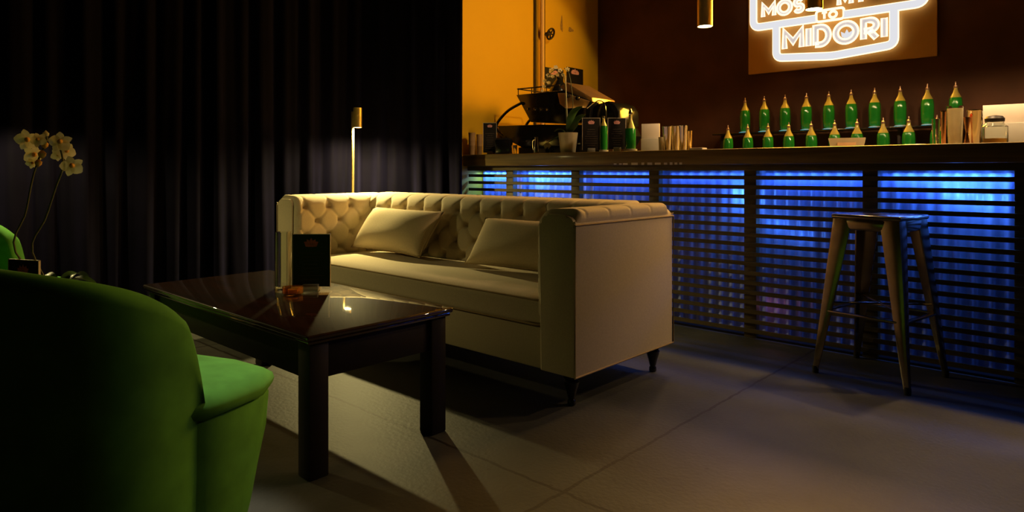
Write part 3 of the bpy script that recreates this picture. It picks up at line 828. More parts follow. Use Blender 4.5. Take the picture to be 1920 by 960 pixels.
obj('candle', lathe(new(), [(0, 0.009), (0.02, 0.009), (0.02, 0.022), (0, 0.022)], n=20), M_CERAMIC, tl)

# ------------------------------------------------------------------ green tub chairs
def make_chair(label, loc, rotz):
    t = thing('tub_chair', label, 'chair', loc, rotz, 'green velvet tub chairs')
    hw, hb, th = 0.415, 0.30, 0.075
    front = 0.055                             # where the wings end
    N = 61
    def plan(u, inset):                       # u in [-1, 1] round the horseshoe, 0 at the back
        a, b = hw - inset, hb - inset
        if abs(u) > 0.80:
            k = (abs(u) - 0.80) / 0.20
            return V((math.copysign(a, u) * (1 - 0.012 * k), k * front, 0))
        ang = u / 0.80 * PI / 2
        c, s = math.cos(ang), math.sin(ang)
        r = (abs(c) ** 2.5 + abs(s) ** 2.5) ** (-1 / 2.5)
        return V((a * s * r, -b * c * r, 0))
    def top_z(u):
        k = max(0.0, (abs(u) - 0.60) / 0.40); k = min(1, k)
        return 0.785 - 0.17 * abs(u) ** 2 - 0.175 * abs(u) ** 8
    bm = new()
    prof = []
    def sect(u):
        zt_ = top_z(u); taper = 0.0
        pts = []
        for z in (0.10, 0.18, 0.28, 0.38, 0.42):
            pts.append((0.012 + 0.02 * max(0, (0.3 - z)), min(z, zt_ - 0.03)))
        for k in range(1, 4): pts.append((0.012 - 0.012 * k / 3, 0.42 + (zt_ - 0.035 - 0.42) * k / 3))
        for k in range(1, 8):
            a = PI * k / 8; pts.append((th / 2 - th / 2 * math.cos(a), zt_ - 0.035 + 0.035 * math.sin(a)))
        for k in range(0, 4): pts.append((th + 0.03 * k / 3, zt_ - 0.035 - (zt_ - 0.035 - 0.40) * k / 3))
        pts.append((th + 0.03, 0.2)); pts.append((th, 0.10))
        return pts
    rows = []
    for i in range(N):
        u = 2 * i / (N - 1) - 1
        rows.append([bm.verts.new(plan(u, ins) + V((0, 0, z))) for ins, z in sect(u)])
    n = len(rows[0])
    for a, b in zip(rows, rows[1:]):
        for k in range(n):
            q = (k + 1) % n; bm.faces.new((a[k], b[k], b[q], a[q]))
    bm.faces.new(rows[0]); bm.faces.new(rows[-1][::-1])
    obj('backrest', bm, M_GREEN, t, angle=70)
    # seat plan: meets the wings, rounded front
    def seat_outline(scale=1.0, grow=0.0):
        pts = []
        pts += [(-0.395, 0.03), (-0.34, -0.12), (-0.2, -0.2), (0.2, -0.2), (0.34, -0.12), (0.395, 0.03)]
        for i in range(13):
            a = PI * i / 12; c, s = math.cos(a), math.sin(a)
            r = (abs(c) ** 5.0 + abs(s) ** 5.0) ** (-1 / 5.0)
            pts.append(((0.412 + 0.022 * s) * c * r, 0.05 + 0.295 * s * r))
        return [(x * scale + math.copysign(grow, x), y * scale + (grow if y > 0.05 else 0)) for x, y in pts]
    bm = new()
    base = seat_outline()
    lev = [(0.90, 0.10), (0.94, 0.2), (0.985, 0.30), (1.0, 0.385), (0.99, 0.398)]
    wy = lambda y: max(0.0, min(1.0, (y - 0.05) / 0.25))
    rings = [[bm.verts.new((x * (1 - (1 - k) * wy(y)), 0.05 + (y - 0.05) * k if y > 0.05 else y, z)) for x, y in base] for k, z in lev]
    for a, b in zip(rings, rings[1:]):
        for i in range(len(a)):
            q = (i + 1) % len(a); bm.faces.new((a[i], a[q], b[q], b[i]))
    bm.faces.new(rings[0][::-1]); bm.faces.new(rings[-1])
    obj('seat_base', bm, M_GREEN, t, angle=50)
    bm = new()
    lev = [(0.985, 0.400), (1.02, 0.408), (1.03, 0.422), (1.02, 0.436), (0.97, 0.450), (0.85, 0.458), (0.5, 0.466)]
    rings = [[bm.verts.new((x * k, 0.03 + (y - 0.03) * k, z)) for x, y in base] for k, z in lev]
    for a, b in zip(rings, rings[1:]):
        for i in range(len(a)):
            q = (i + 1) % len(a); bm.faces.new((a[i], a[q], b[q], b[i]))
    bm.faces.new(rings[0][::-1]); bm.faces.new(rings[-1])
    obj('seat_cushion', bm, M_GREEN, t, angle=70)
    for sx in (-1, 1):
        for y in (-0.16, 0.19):
            obj('leg', lathe(new(), [(0, 0), (0.013, 0), (0.022, 0.102), (0, 0.102)], (sx * 0.27, y, 0), 14), M_BLACKWOOD, t)
    return t
ch = make_chair('green velvet tub chair seen from behind at coffee table', (-1.906, 0.441, 0), math.radians(23))
dup(ch, (-3.80, 0.46, 0), math.radians(-52), 'green velvet tub chair beyond the orchid, showing its bright inner back')

csp = thing('added_ceiling_spotlight', 'added unseen black ceiling spotlight brightening the green chair seat', 'spotlight', (-2.3, 1.3, 3.15))  # unseen stand-in lamp, added to light the near chair's seat
cdir = (V((-1.87, 0.68, 0.46)) - V((-2.3, 1.3, 3.15))).normalized(); q = V((0, 0, -1)).rotation_difference(cdir).to_matrix()
obj('lamp_head', lathe(new(), [(0.035, 0.0), (0.04, 0.0), (0.04, 0.12), (0.03, 0.14), (0, 0.14)], n=24, mtx=q), M_BLACKGLOSS, csp)
obj('light_disc', lathe(new(), [(0, 0.012), (0.034, 0.012), (0.034, 0.02), (0, 0.02)], n=24, mtx=q), M_BULB, csp)
obj('stem', tube(new(), [-cdir * 0.1, (0.0, 0.0, 0.24)], 0.009, 8), M_BLACKGLOSS, csp)
light('added_chair_spot', 'SPOT', V((-2.3, 1.3, 3.15)) + cdir * 0.005, 190, (1.0, 0.93, 0.72), target=(-1.87, 0.68, 0.46), spot_size=math.radians(16.5), spot_blend=0.6, shadow_soft_size=0.03)

# small table between the chairs with an orchid and a menu card
STX, STY, STZ = -2.90, 0.58, 0.40
st = thing('side_table', 'small round dark side table between the two green chairs', 'table', (STX, STY, 0))
obj('table_top', lathe(new(), [(0, 0.376), (0.19, 0.376), (0.2, 0.383), (0.2, 0.393), (0.195, 0.4), (0, 0.4)], n=40), M_MAHOG, st)
obj('stem', lathe(new(), [(0, 0.015), (0.03, 0.015), (0.02, 0.05), (0.018, 0.34), (0.04, 0.376), (0, 0.376)], n=20), M_BLACKGLOSS, st)
obj('foot', lathe(new(), [(0, 0), (0.14, 0), (0.14, 0.008), (0.03, 0.018), (0, 0.018)], n=32), M_BLACKGLOSS, st)
def on_ray(px, py, d):                        # point d metres ahead along the view axis
    dx, dy = ray(px); return V((dx * d, dy * d, CAMZ + (HZN - py) / FPX * d))
cd = on_ray(56, 500, 2.43)
make_menu('black menu card with orange crest beside the white orchid pot', (cd.x + 0.015, cd.y - 0.02, STZ), FACE - 0.30, 0.145, 0.232)

def flower(bm, c, r, facing, spin, petals=5, lip=True):
    f = V(facing).normalized(); up = V((0, 0, 1)); s = f.cross(up).normalized(); u2 = s.cross(f)
    for k in range(petals):
        a = spin + 2 * PI * k / petals; d = s * math.sin(a) + u2 * math.cos(a); e = s * math.cos(a) - u2 * math.sin(a)
        wd = 0.54 if k % 2 else 0.36
        def fn(u, v):
            x = u; y = (2 * v - 1) * wd * (math.sin(PI * min(1, 0.08 + 0.9 * x)) ** 0.7)
            return c + r * (d * x + e * y) + f * r * (0.15 * x - 0.25 * x * x + 0.12 * y * y)
        grid(bm, fn, 6, 5)
    return bm
def lip_mesh(bm, c, r, facing):
    f = V(facing).normalized()
    lathe(bm, [(0, 0), (r * 0.2, r * 0.05), (r * 0.26, r * 0.16), (r * 0.12, r * 0.34), (0, r * 0.4)], c, 8, mtx=V((0, 0, 1)).rotation_difference(f).to_matrix())
    return bm
def leaf(bm, p0, p1, p2, w):
    n = 9
    pts = spline([p0, p1, p2], n)
    def fn(u, v):
        i = min(int(u * (n - 1)), n - 2); k = u * (n - 1) - i; p = pts[i].lerp(pts[i + 1], k)
        t = (pts[i + 1] - pts[i]).normalized(); s = t.cross(V((0, 0, 1))); s = s.normalized() if s.length > 1e-4 else V((1, 0, 0))
        ww = w * math.sin(PI * (0.06 + 0.92 * u)) ** 0.6
        nn = s.cross(t)
        return p + s * (2 * v - 1) * ww + nn * (abs(2 * v - 1) ** 1.5) * ww * 0.45
    grid(bm, fn, 12, 5)
    return bm
# white orchid on the side table
op = V((STX - 0.06, STY + 0.11, STZ))
orc = thing('potted_orchid', 'tall white orchid on two thin stems beside green chair', 'plant', op)
obj('pot', lathe(new(), [(0, 0), (0.045, 0), (0.05, 0.006), (0.064, 0.11), (0.064, 0.115), (0.059, 0.115), (0.055, 0.095), (0, 0.095)], n=28), M_CERAMIC, orc)
obj('potting_soil', lathe(new(), [(0.055, 0.094), (0.03, 0.1), (0, 0.101)], n=20), M_SOIL, orc)
OD = 2.42
def rel(px, py, d=OD): return on_ray(px, py, d) - op
for pts in ([(0, 0, 0.09), rel(28, 470), rel(48, 400), rel(60, 340), rel(72, 300), rel(88, 262), rel(84, 248)], [(0.01, 0, 0.09), rel(60, 470), rel(85, 410), rel(105, 350), rel(118, 312), rel(112, 275), rel(100, 258)]):
    obj('stem', tube(new(), spline(pts, 26), 0.0035, 7), M_STEM, orc)
tocam = V((0.98, -0.12, 0.05))
for i, (px, py, r, sp, dd) in enumerate([(50, 262, 19, 0.2, 0), (63, 290, 18, 0.9, 0.03), (72, 262, 14, 0.5, -0.03), (113, 266, 19, 0.1, 0), (124, 283, 17, 0.6, 0.03), (135, 311, 19, 0.3, 0), (108, 290, 12, 0.8, 0.02), (60, 306, 10, 0.4, 0.0)]):
    c = rel(px, py, OD + dd); fc = tocam + V((random.uniform(-.3, .3), random.uniform(-.5, .5), random.uniform(-.2, .2)))
    fo = obj('flower', flower(new(), c, r * OD / FPX * 1.05, fc, sp), M_PETAL, orc, angle=180)
    obj('lip', lip_mesh(new(), c, r * OD / FPX, fc), M_LIP, fo)
for px, py, r in ((86, 252, 7), (84, 272, 8), (79, 290, 9), (72, 306, 8)):
    c = rel(px, py)
    obj('bud', lathe(new(), [(0, -r * .0019), (r * .0013, -r * .0006), (r * .0015, r * .0006), (0, r * .0022)], c, 12), M_LIP if r != 7 else M_PETAL, orc)
for a, L, hgt in ((1.0, 0.13, 0.06), (2.2, 0.15, 0.07), (3.4, 0.15, 0.07)):
    d = V((math.cos(a), math.sin(a), 0))
    obj('leaf', leaf(new(), V((0, 0, 0.1)), d * L * 0.5 + V((0, 0, 0.1 + hgt)), d * L + V((0, 0, 0.1 + hgt * 0.6)), 0.026), M_LEAF, orc, angle=180)

# ------------------------------------------------------------------ bar stool
def make_stool():
    FR, FL, BR = V((-0.696, 3.298, 0)), V((-1.130, 3.372, 0)), V((-0.640, 3.690, 0))
    c = (FL + BR) / 2; ang = math.atan2(FR.y - FL.y, FR.x - FL.x)
    t = thing('bar_stool', 'square metal bar stool standing in front of blue-lit bar', 'stool', (c.x, c.y, 0), ang)
    f, s_, H = 0.215, 0.148, 0.765
    bm = new()
    box(bm, (0, 0, H - 0.012), (0.315, 0.315, 0.022), 0.010, 3)
    box(bm, (0, 0, H - 0.045), (0.298, 0.298, 0.06), 0.012, 2)
    seat = obj('seat', bm, M_GUN, t)
    obj('hand_hole', lathe(new(), [(0, 0), (0.022, 0), (0.022, 0.0012), (0, 0.0012)], (0, 0, H - 0.0008), 20, sx=1.4), M_RUBBER, seat)
    for sx in (-1, 1):
        for sy in (-1, 1):
            top_ = V((sx * s_, sy * s_, H - 0.02)); bot = V((sx * f, sy * f, 0.02))
            bm = new()
            # folded-sheet leg: wide L section at the top tapering to a narrow foot
            secs = []
            for k in range(12):
                u = k / 11; p = top_.lerp(bot, u); w = 0.062 * (1 - u) ** 0.9 + 0.024
                th = 0.010
                ax_, ay_ = V((-sx, 0, 0)), V((0, -sy, 0))
                pts = [p, p + ax_ * w * 0.5 - ay_ * 0.004, p + ax_ * w + ay_ * 0.004, p + ax_ * w + ay_ * th, p + ax_ * th * 1.6 + ay_ * th * 1.6, p + ay_ * w + ax_ * th, p + ay_ * w + ax_ * 0.004, p + ay_ * w * 0.5 - ax_ * 0.004]
                secs.append([bm.verts.new(q) for q in pts])
            for a, b in zip(secs, secs[1:]):
                for i in range(8):
                    q = (i + 1) % 8; bm.faces.new((a[i], a[q], b[q], b[i]))
            bm.faces.new(secs[0][::-1]); bm.faces.new(secs[-1])
            lg = obj('leg', bm, M_GUN, t, angle=50)
            obj('rubber_foot', lathe(new(), [(0, 0), (0.014, 0), (0.015, 0.02), (0.013, 0.034), (0, 0.034)], (bot.x - sx * 0.009, bot.y - sy * 0.009, 0), 12), M_RUBBER, lg)
            zr = 0.30; u = (H - 0.02 - zr) / (H - 0.04); p = top_.lerp(bot, u)
    zr = 0.30; e = 0.148 + (0.215 - 0.148) * ((H - 0.02 - zr) / (H - 0.04)) - 0.012
    for pr in (((-e, -e), (e, -e)), ((e, -e), (e, e)), ((e, e), (-e, e)), ((-e, e), (-e, -e))):
        a, b = V((*pr[0], zr)), V((*pr[1], zr)); d = (b - a).normalized()
        obj('footrest', box(new(), (a + b) / 2, (0.026 if abs(d.x) < .5 else (b - a).length, 0.026 if abs(d.y) < .5 else (b - a).length, 0.010), 0.003), M_GUN, t)
    bm = new()
    tube(bm, [(-0.17, -0.17, 0.34), (0.17, 0.17, 0.34)], 0.005, 8); tube(bm, [(-0.17, 0.17, 0.34), (0.17, -0.17, 0.34)], 0.005, 8)
    obj('cross_brace', bm, M_GUN, t)
    return t
make_stool()

# ------------------------------------------------------------------ things on the bar
def standing(px, ptop, y):                    # base position on the counter and the height that reaches row ptop
    p = on_y(px, ptop, y); return V((p.x, y, CT)), p.z - CT
def small(name, label, cat, px, wpx, ptop, y, m, prof=None, n=24, group=None, part='body'):
    base, h = standing(px, ptop, y); r = wpx / 2 * mpp(px, y)
    prof = prof or [(0, 0), (0.86, 0), (0.88, 0.02), (1.0, 1.0), (0.93, 1.0), (0.82, 0.05), (0, 0.05)]
    t = thing(name, label, cat, base, 0, group)
    obj(part, lathe(new(), [(a * r, b * h) for a, b in prof], n=n), m, t)
    return t, r, h
TUMB = [(0, 0), (0.74, 0), (0.78, 0.02), (1.0, 0.98), (1.02, 1.0), (0.95, 1.0), (0.74, 0.04), (0, 0.04)]
SHAKER = [(0, 0), (0.68, 0), (0.72, 0.015), (0.98, 0.95), (1.04, 0.965), (1.04, 1.0), (0.95, 1.0), (0.7, 0.03), (0, 0.03)]
# far end
small('paper_cup_stack', 'stack of brown paper cups against the curtain end of the bar', 'cups', 885, 13, 249, 3.755, M_PAPER, [(0, 0), (0.8, 0), (0.9, 0.4), (0.98, 0.42), (0.92, 0.45), (0.98, 0.62), (1.02, 0.64), (0.95, 0.67), (1.02, 0.98), (1.05, 1.0), (0, 1.0)])
small('paper_cup_stack', 'second stack of brown paper cups beside small black menu card', 'cups', 899, 11, 252, 3.80, M_PAPER, [(0, 0), (0.8, 0), (0.9, 0.4), (0.98, 0.42), (0.92, 0.45), (0.98, 0.62), (1.02, 0.64), (0.95, 0.67), (1.02, 0.98), (1.05, 1.0), (0, 1.0)])
def bar_menu(px0, px1, ptop, y, label, logo, yaw=None):
    base, h = standing((px0 + px1) / 2, ptop, y); yaw = FACE if yaw is None else yaw
    w = (px1 - px0) * mpp((px0 + px1) / 2, y) * 1.0
    w = w / max(0.6, abs(math.cos(yaw - math.atan2(-ray((px0 + px1) / 2)[0], ray((px0 + px1) / 2)[1]))))
    return make_menu(label, base, yaw, w, h - 0.02, logo=logo)
bar_menu(906, 931, 230, 3.86, 'small black menu card standing beside brown paper cups on bar', M_LOGOPALE)
small('tumbler', 'brown tumbler half hidden behind black box on bar', 'cup', 937, 9, 240, 4.08, M_PAPER, TUMB)
base, h = standing(945, 259, 3.86)
t = thing('napkin_caddy', 'low black napkin caddy on the bar before the espresso machine', 'caddy', base, FACE * 0.6)
obj('tray', box(new(), (0, 0, h * 0.45), (0.12, 0.09, h * 0.9), 0.006), M_BLACKGLOSS, t)
obj('napkins', box(new(), (0, 0, h * 0.93), (0.105, 0.075, h * 0.14), 0.002), M_CARD, t)
small('shot_glass', 'tiny clear shot glass beside black napkin caddy', 'glass', 966, 8, 272, 3.78, M_GLASS, TUMB)
t, r, h = small('milk_pitcher', 'small steel milk pitcher beside cream orchid pot', 'pitcher', 1006, 11, 257, 3.82, M_STEEL, [(0, 0), (0.95, 0), (1.0, 0.05), (0.98, 0.4), (0.72, 0.75), (0.78, 1.0), (0.72, 1.0), (0.66, 0.75), (0.9, 0.4), (0, 0.06)])
obj('handle', tube(new(), spline([(-r * 0.75, 0, h * 0.85), (-r * 1.7, 0, h * 0.75), (-r * 1.6, 0, h * 0.3), (-r * 0.95, 0, h * 0.25)], 12), 0.003, 6), M_STEEL, t)
base, h = standing(1026, 262, 3.80)
t = thing('bud_vase', 'tiny bud vase with one yellow bloom before the orchid pot', 'vase', base)
obj('vessel', lathe(new(), [(0, 0), (0.014, 0), (0.018, 0.015), (0.009, 0.035), (0.011, 0.045), (0, 0.045)], n=16), M_BLACKGLOSS, t)
obj('flower', flower(new(), V((0, 0, 0.055)), 0.028, (0.6, -0.75, 0.4), 0.3, 6), M_SHOULDER, t, angle=180)
# orchid in cream pot
base, h = standing(1065, 249, 3.86)
orb = thing('potted_orchid', 'orchid in ribbed cream pot on bar before espresso machine', 'plant', base)
k = mpp(1065, 3.86)
bm = new(); lathe(bm, [(0, 0), (13 * k, 0), (14 * k, 0.004), (18.5 * k, h), (17 * k, h), (15 * k, h * 0.85), (0, h * 0.85)], n=40)
for v in bm.verts:
    a = math.atan2(v.co.y, v.co.x); f_ = 1 + 0.02 * math.cos(14 * a); v.co.x *= f_; v.co.y *= f_
obj('pot', bm, M_CERAMIC, orb)
obj('potting_soil', lathe(new(), [(15 * k, h * 0.86), (0, h * 0.9)], n=20), M_SOIL, orb)
def rb(px, py, y=3.86): return on_y(px, py, y) - base
for p0, p1, p2, w in (((1066, 249), (1075, 215), (1092, 200), 0.034), ((1068, 249), (1085, 225), (1096, 215), 0.03), ((1060, 249), (1038, 262), (1016, 275), 0.012), ((1060, 249), (1050, 243), (1040, 247), 0.022), ((1070, 250), (1076, 240), (1082, 228), 0.028)):
    obj('leaf', leaf(new(), rb(*p0), rb(*p1, 3.84), rb(*p2, 3.80), w), M_LEAF, orb, angle=180)
obj('stem', tube(new(), spline([rb(1064, 250), rb(1061, 205), rb(1060, 160), rb(1055, 138), rb(1044, 130), rb(1030, 140), rb(1022, 158)], 30), 0.003, 6), M_STEM, orb)
obj('stake', tube(new(), [rb(1065, 250, 3.87), rb(1060.5, 142, 3.87)], 0.0028, 6), M_CERAMIC, orb)
obj('stem', tube(new(), spline([rb(1067, 250), rb(1074, 200), rb(1071, 160), rb(1066, 135), rb(1058, 128)], 24), 0.003, 6), M_STEM, orb)
random.seed(5)
for px, py, r in ((1042, 126, 6), (1050, 132, 6), (1034, 132, 7), (1028, 141, 6), (1036, 143, 5), (1022, 152, 6), (1020, 162, 5), (1029, 155, 5), (1064, 130, 6), (1056, 140, 5), (1045, 140, 5), (1017, 170, 4)):
    c = rb(px, py); fc = V((0.66 + random.uniform(-.3, .3), -0.75, random.uniform(-.3, .3)))
    obj('flower', flower(new(), c, r * k * 0.8, fc, random.uniform(0, 1)), M_PETAL, orb, angle=180)

# espresso machine
YE = 4.20
def em(px, py):
    p = on_y(px, py, YE); return (p.x, p.z)
ex, ez = em(1045, 288)
mach = thing('espresso_machine', 'black and copper espresso machine with curved side struts', 'coffee machine', (ex, YE, CT))
def rm(px, py):
    x, z = em(px, py); return (x - ex, z - CT)
DPT = 0.20
def ring3(pts, y): return [(x, y, z) for x, z in pts]
for y in (-DPT + 0.02, DPT - 0.02):
    pts = spline([(*rm(1005, 196), 0), (*rm(978, 212), 0), (*rm(958, 238), 0), (*rm(970, 256), 0), (*rm(1004, 271), 0)], 24)
    obj('side_strut', tube(new(), [(p.x, y, p.y) for p in pts], 0.012, 10), M_BLACKGLOSS, mach)
bm = new(); prism(bm, [rm(962, 238), rm(978, 262), rm(1006, 274), (rm(1006, 274)[0], 0.06), (0.62, 0.06), (0.66, 0.13), (0.62, 0.2), rm(1046, 236)], -DPT, DPT, 'y', 0.008)
obj('drip_tray_body', bm, M_BLACKGLOSS, mach, angle=25)
bm = new(); box(bm, (0.05, 0, 0.03), (0.62, 2 * DPT - 0.04, 0.06), 0.008)
obj('foot_plinth', bm, M_CABINET, mach)
bm = new(); prism(bm, [rm(1020, 231), rm(1075, 233), (rm(1130, 232)[0], rm(1075, 233)[1]), (rm(1135, 190)[0], rm(1130, 194)[1]), rm(1082, 172), rm(993, 181)], -DPT + 0.03, DPT - 0.03, 'y', 0.010)
upper_b = obj('boiler_housing', bm, M_BLACKGLOSS, mach, angle=25)
for px in (1017, 1029, 1040, 1051):
    x, z = rm(px, 207)
    obj('gauge', lathe(new(), [(0, 0), (0.011, 0), (0.011, 0.006), (0, 0.008)], (x, -DPT + 0.03, z), 14, mtx=V((0, 0, 1)).rotation_difference(V((0, -1, 0))).to_matrix()), M_STEEL, upper_b)
bm = new(); prism(bm, [rm(1071, 166), rm(1084, 158), rm(1132, 186), rm(1133, 194), rm(1084, 176)], -DPT + 0.05, DPT - 0.05, 'y', 0.006)
obj('copper_hood', bm, M_BRONZE, mach, angle=25)
bm = new(); prism(bm, [rm(1072, 178), rm(1086, 178), rm(1131, 193), rm(1124, 205), rm(1086, 206), rm(1076, 198)], -DPT + 0.02, -DPT + 0.06, 'y', 0.006)
obj('copper_panel', bm, M_BRONZE, mach, angle=25)
for px, py in ((1094, 184), (1112, 188)):
    x, z = rm(px, py)
    obj('knob', lathe(new(), [(0, 0), (0.014, 0), (0.017, 0.02), (0.012, 0.03), (0, 0.032)], (x, -DPT + 0.02, z), 14, mtx=V((0, 0, 1)).rotation_difference(V((0, -1, 0))).to_matrix()), M_BLACKGLOSS, mach)
bm = new()
for y in (-DPT + 0.05, DPT - 0.05):
    a, b = rm(993, 170), rm(1072, 163)
    tube(bm, [(a[0], y, a[1]), (b[0], y, b[1])], 0.005, 8)
    for q in (0.02, 0.35, 0.7, 0.98):
        x = a[0] + (b[0] - a[0]) * q; z = a[1] + (b[1] - a[1]) * q
        tube(bm, [(x, y, z), (x, y, z - 0.055)], 0.004, 6)
        lathe(bm, [(0, -0.008), (0.008, 0), (0, 0.008)], (x, y, z), 8)
a = rm(993, 170); tube(bm, [(a[0], -DPT + 0.05, a[1]), (a[0], DPT - 0.05, a[1])], 0.005, 8)
obj('cup_rail', bm, M_VALVE, mach)
bm = new(); x0, z0 = rm(1045, 170)
lathe(bm, [(0, 0), (0.085, 0), (0.08, 0.03), (0.05, 0.085), (0.02, 0.125), (0.022, 0.14), (0, 0.145)], (x0, 0.02, z0 - 0.03), 24)
obj('bean_hopper', bm, M_BLACKGLOSS, mach)
bm = new(); pts = [rm(1112, 236), rm(1112, 224), rm(1122, 210), rm(1140, 196), rm(1158, 192), rm(1172, 197), rm(1180, 210), rm(1180, 236)]
prism(bm, [(x, z) for x, z in pts], -DPT + 0.06, DPT - 0.06, 'y', 0.02)
obj('group_cover', bm, M_BLACKGLOSS, mach, angle=40)
obj('steam_wand', tube(new(), spline([(*rm(1128, 206)[:1], -DPT + 0.02, rm(1128, 206)[1]), (rm(1150, 193)[0], -DPT, rm(1150, 193)[1]), (rm(1166, 200)[0], -DPT - 0.02, rm(1166, 200)[1]), (rm(1170, 228)[0], -DPT - 0.03, rm(1170, 228)[1])], 16), 0.005, 8), M_STEEL, mach)

# menus, bottle, card, shakers
bar_menu(1092, 1125, 221, 3.84, 'black menu card with pink crest on bar beside cream orchid pot', M_LOGOPALE)
bar_menu(1140, 1173, 221, 3.84, 'black menu card with pink crest on bar beside green pourer bottle', M_LOGOPALE)
def tall_bottle(label, px, wpx, pshoulder, ptop, y, mb):
    base, hs = standing(px, pshoulder, y); _, ht = standing(px, ptop, y); r = wpx / 2 * mpp(px, y)
    t = thing('liqueur_bottle', label, 'bottle', base)
    obj('body', lathe(new(), [(0, 0.012), (r * 0.92, 0.012), (r, 0.03), (r, hs * 0.92), (r * 0.9, hs)], n=24), mb, t)
    obj('base', lathe(new(), [(0, 0), (r * 1.25, 0), (r * 1.25, 0.016), (r * 0.9, 0.018), (0, 0.018)], n=24), M_FROST, t)
    obj('shoulder', lathe(new(), [(r * 0.9, hs), (r * 0.5, hs + 0.3 * (ht - hs)), (r * 0.34, hs + 0.45 * (ht - hs)), (r * 0.32, hs + 0.7 * (ht - hs)), (0, hs + 0.7 * (ht - hs))], n=20), M_SHOULDER, t)
    z = hs + 0.7 * (ht - hs); e = ht
    pr = obj('pourer', lathe(new(), [(r * 0.32, z), (r * 0.4, z + 0.006), (r * 0.36, z + 0.02), (r * 0.16, e), (0, e)], n=14), M_STEEL, t)
    return t
tall_bottle('bright green bottle with metal pourer standing beside menu card on bar', 1182, 20, 241, 204, 3.84, M_LIQUEUR)
tall_bottle('dark green bottle half hidden between two black menu cards', 1132, 14, 236, 217, 3.90, M_LIQUEUR)
def acrylic_stand(label, px0, px1, ptop, pmid, y):
    pc = (px0 + px1) / 2; base, h = standing(pc, ptop, y); _, hm = standing(pc, pmid, y)
    w = (px1 - px0) * mpp(pc, y); yaw = math.atan2(-ray(pc)[0], ray(pc)[1]) * 0.6
    t = thing('card_holder', label, 'card holder', base, yaw)
    obj('white_card', box(new(), (0, 0, (h + hm) / 2), (w, 0.012, h - hm), 0.001), M_WHITE, t)
    obj('holder_block', box(new(), (0, 0, hm / 2), (w, 0.05, hm), 0.004), M_FROST, t)
    return t
acrylic_stand('white card in frosted holder between green bottle and steel shakers', 1203, 1237, 232, 260, 4.22)
small('paper_cup', 'small cream cup between white card holder and shakers', 'cup', 1239, 9, 257, 3.82, M_CERAMIC, TUMB)
small('cocktail_shaker', 'tall steel shaker tin beside small cream cup', 'shaker', 1251, 18, 237, 3.86, M_STEEL, SHAKER, group='steel shaker tins on the bar')
small('cocktail_shaker', 'tall steel shaker tin, middle of three by white card holder', 'shaker', 1267, 17, 236, 3.92, M_STEEL, SHAKER, group='steel shaker tins on the bar')
small('cocktail_shaker', 'tall steel shaker tin beside short gold tin', 'shaker', 1281, 17, 235, 3.84, M_STEEL, SHAKER, group='steel shaker tins on the bar')
small('shaker_tin', 'short gold tin at end of steel shaker row', 'shaker', 1293, 10, 245, 3.80, M_GOLDTIN, SHAKER)
base, h = standing(1309, 276, 3.76)
t = tag(obj('napkin', box(new(), (0, 0, 0.005), (0.085, 0.06, 0.010), 0.002), M_WHITE), 'folded white napkin lying on bar beside gold tin', 'napkin'); t.location = base
# serving dish
base, h = standing(1588, 259, 4.30)
t = thing('serving_dish', 'low white rectangular dish on bar below the bottles', 'dish', base, FACE * 0.3)
w = 62 * mpp(1588, 4.30)
bm = new(); A = [(-w * .43, -.03, 0), (w * .43, -.03, 0), (w * .43, .03, 0), (-w * .43, .03, 0)]; B = [(-w * .5, -.042, h), (w * .5, -.042, h), (w * .5, .042, h), (-w * .5, .042, h)]
C_ = [(-w * .47, -.037, h), (w * .47, -.037, h), (w * .47, .037, h), (-w * .47, .037, h)]; D_ = [(-w * .41, -.027, .006), (w * .41, -.027, .006), (w * .41, .027, .006), (-w * .41, .027, .006)]
rows = [[bm.verts.new(p) for p in q] for q in (A, B, C_, D_)]
bm.faces.new(rows[0][::-1]); bm.faces.new(rows[3])
for a, b in zip(rows, rows[1:]):
    for i in range(4): bm.faces.new((a[i], a[(i + 1) % 4], b[(i + 1) % 4], b[i]))
obj('bowl', bm, M_CERAMIC, t, smooth=False)
bm = new(); box(bm, (0, -0.0375, h * 0.52), (w * 0.5, 0.002, h * 0.42), rot=(-0.3, 0, 0)); obj('label_patch', bm, M_PAPER, t, smooth=False)
base, h = standing(1716, 266, 4.0)
t = thing('saucer', 'small white saucer of lime slices on bar', 'saucer', base)
obj('plate', lathe(new(), [(0, 0), (0.03, 0), (0.05, 0.008), (0.048, 0.010), (0.03, 0.003), (0, 0.003)], n=28), M_CERAMIC, t)
for a in (0.3, 2.4, 4.4):
    obj('lime_slice', lathe(new(), [(0, 0.003), (0.014, 0.003), (0.014, 0.010), (0, 0.010)], (0.02 * math.cos(a), 0.02 * math.sin(a), 0), 14), M_SHOULDER, t)
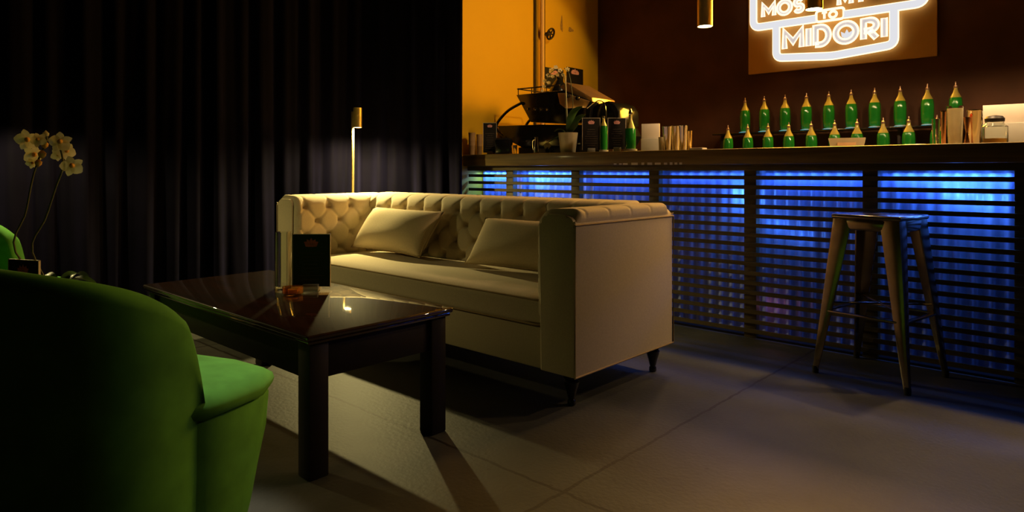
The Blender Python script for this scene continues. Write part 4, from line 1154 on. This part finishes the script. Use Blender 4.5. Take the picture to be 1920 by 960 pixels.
# near end
small('mixing_glass', 'clear ribbed glass beside slim copper shaker', 'glass', 1755, 14, 223, 4.0, M_GLASS, TUMB)
small('cocktail_shaker', 'slim tall copper shaker beside cloudy tall drink', 'shaker', 1769, 10, 208, 4.02, M_COPPER, SHAKER)
t, r, h = small('highball_glass', 'tallest straight glass on bar, filled with cloudy cream drink', 'glass', 1791, 29, 199, 4.30, M_GLASS, [(0, 0), (0.8, 0), (0.82, 0.01), (1.0, 0.99), (1.0, 1.0), (0.94, 1.0), (0.79, 0.05), (0, 0.05)])
obj('drink', lathe(new(), [(0, 0.055 * h), (0.775 * r, 0.055 * h), (0.92 * r, 0.94 * h), (0, 0.94 * h)], n=24), M_CLOUDY, t)
small('jigger', 'copper jigger between tall cloudy drink and steel tin', 'jigger', 1813, 12, 220, 4.12, M_COPPER, [(0, 0), (0.9, 0), (0.95, 0.02), (0.35, 0.42), (0.35, 0.48), (1.0, 0.98), (1.0, 1.0), (0.92, 1.0), (0.3, 0.5), (0, 0.5)])
small('cocktail_shaker', 'wide steel shaker tin beside jar of orange juice', 'shaker', 1828, 25, 206, 4.16, M_STEEL, SHAKER)
t, r, h = small('juice_jar', 'squat glass jar with dark lid and orange juice inside', 'jar', 1865, 42, 228, 4.22, M_GLASS, [(0, 0), (0.95, 0), (1.0, 0.03), (1.0, 0.8), (0.7, 0.93), (0.7, 1.0), (0.64, 1.0), (0.64, 0.93), (0.94, 0.78), (0.94, 0.06), (0, 0.06)])
obj('lid', lathe(new(), [(0, h), (0.74 * r, h), (0.76 * r, h * 1.12), (0.6 * r, h * 1.22), (0.2 * r, h * 1.26), (0, h * 1.26)], n=24), M_CABINET, t)
obj('juice', lathe(new(), [(0, 0.065 * h), (0.92 * r, 0.065 * h), (0.92 * r, 0.30 * h), (0, 0.30 * h)], n=24), M_JUICE, t)
acrylic_stand('large white card in frosted holder behind the juice jar', 1850, 1914, 196, 231, 4.38)

# ------------------------------------------------------------------ camera, world, colour management
cam = bpy.data.cameras.new('camera'); co = bpy.data.objects.new('camera', cam); COL.objects.link(co)
cam.sensor_fit = 'HORIZONTAL'; cam.sensor_width = 36.0; cam.lens = FPX / 1920.0 * 36.0
cam.shift_y = -(480.0 - HZN) / 1920.0
cam.clip_start = 0.05
co.location = (0, 0, CAMZ); co.rotation_euler = (PI / 2, 0, math.atan2(SN, CN))
scn.camera = co
w = bpy.data.worlds.new('world'); scn.world = w; w.use_nodes = True
w.node_tree.nodes['Background'].inputs[0].default_value = (0.5, 0.45, 0.4, 1)
w.node_tree.nodes['Background'].inputs[1].default_value = 0.0
scn.view_settings.view_transform = 'Standard'; scn.view_settings.look = 'None'
scn.view_settings.exposure = 0.0; scn.view_settings.gamma = 1.0; scn.view_settings.use_curve_mapping = False
scn.cycles.use_denoising = True
scn.cycles.max_bounces = 8
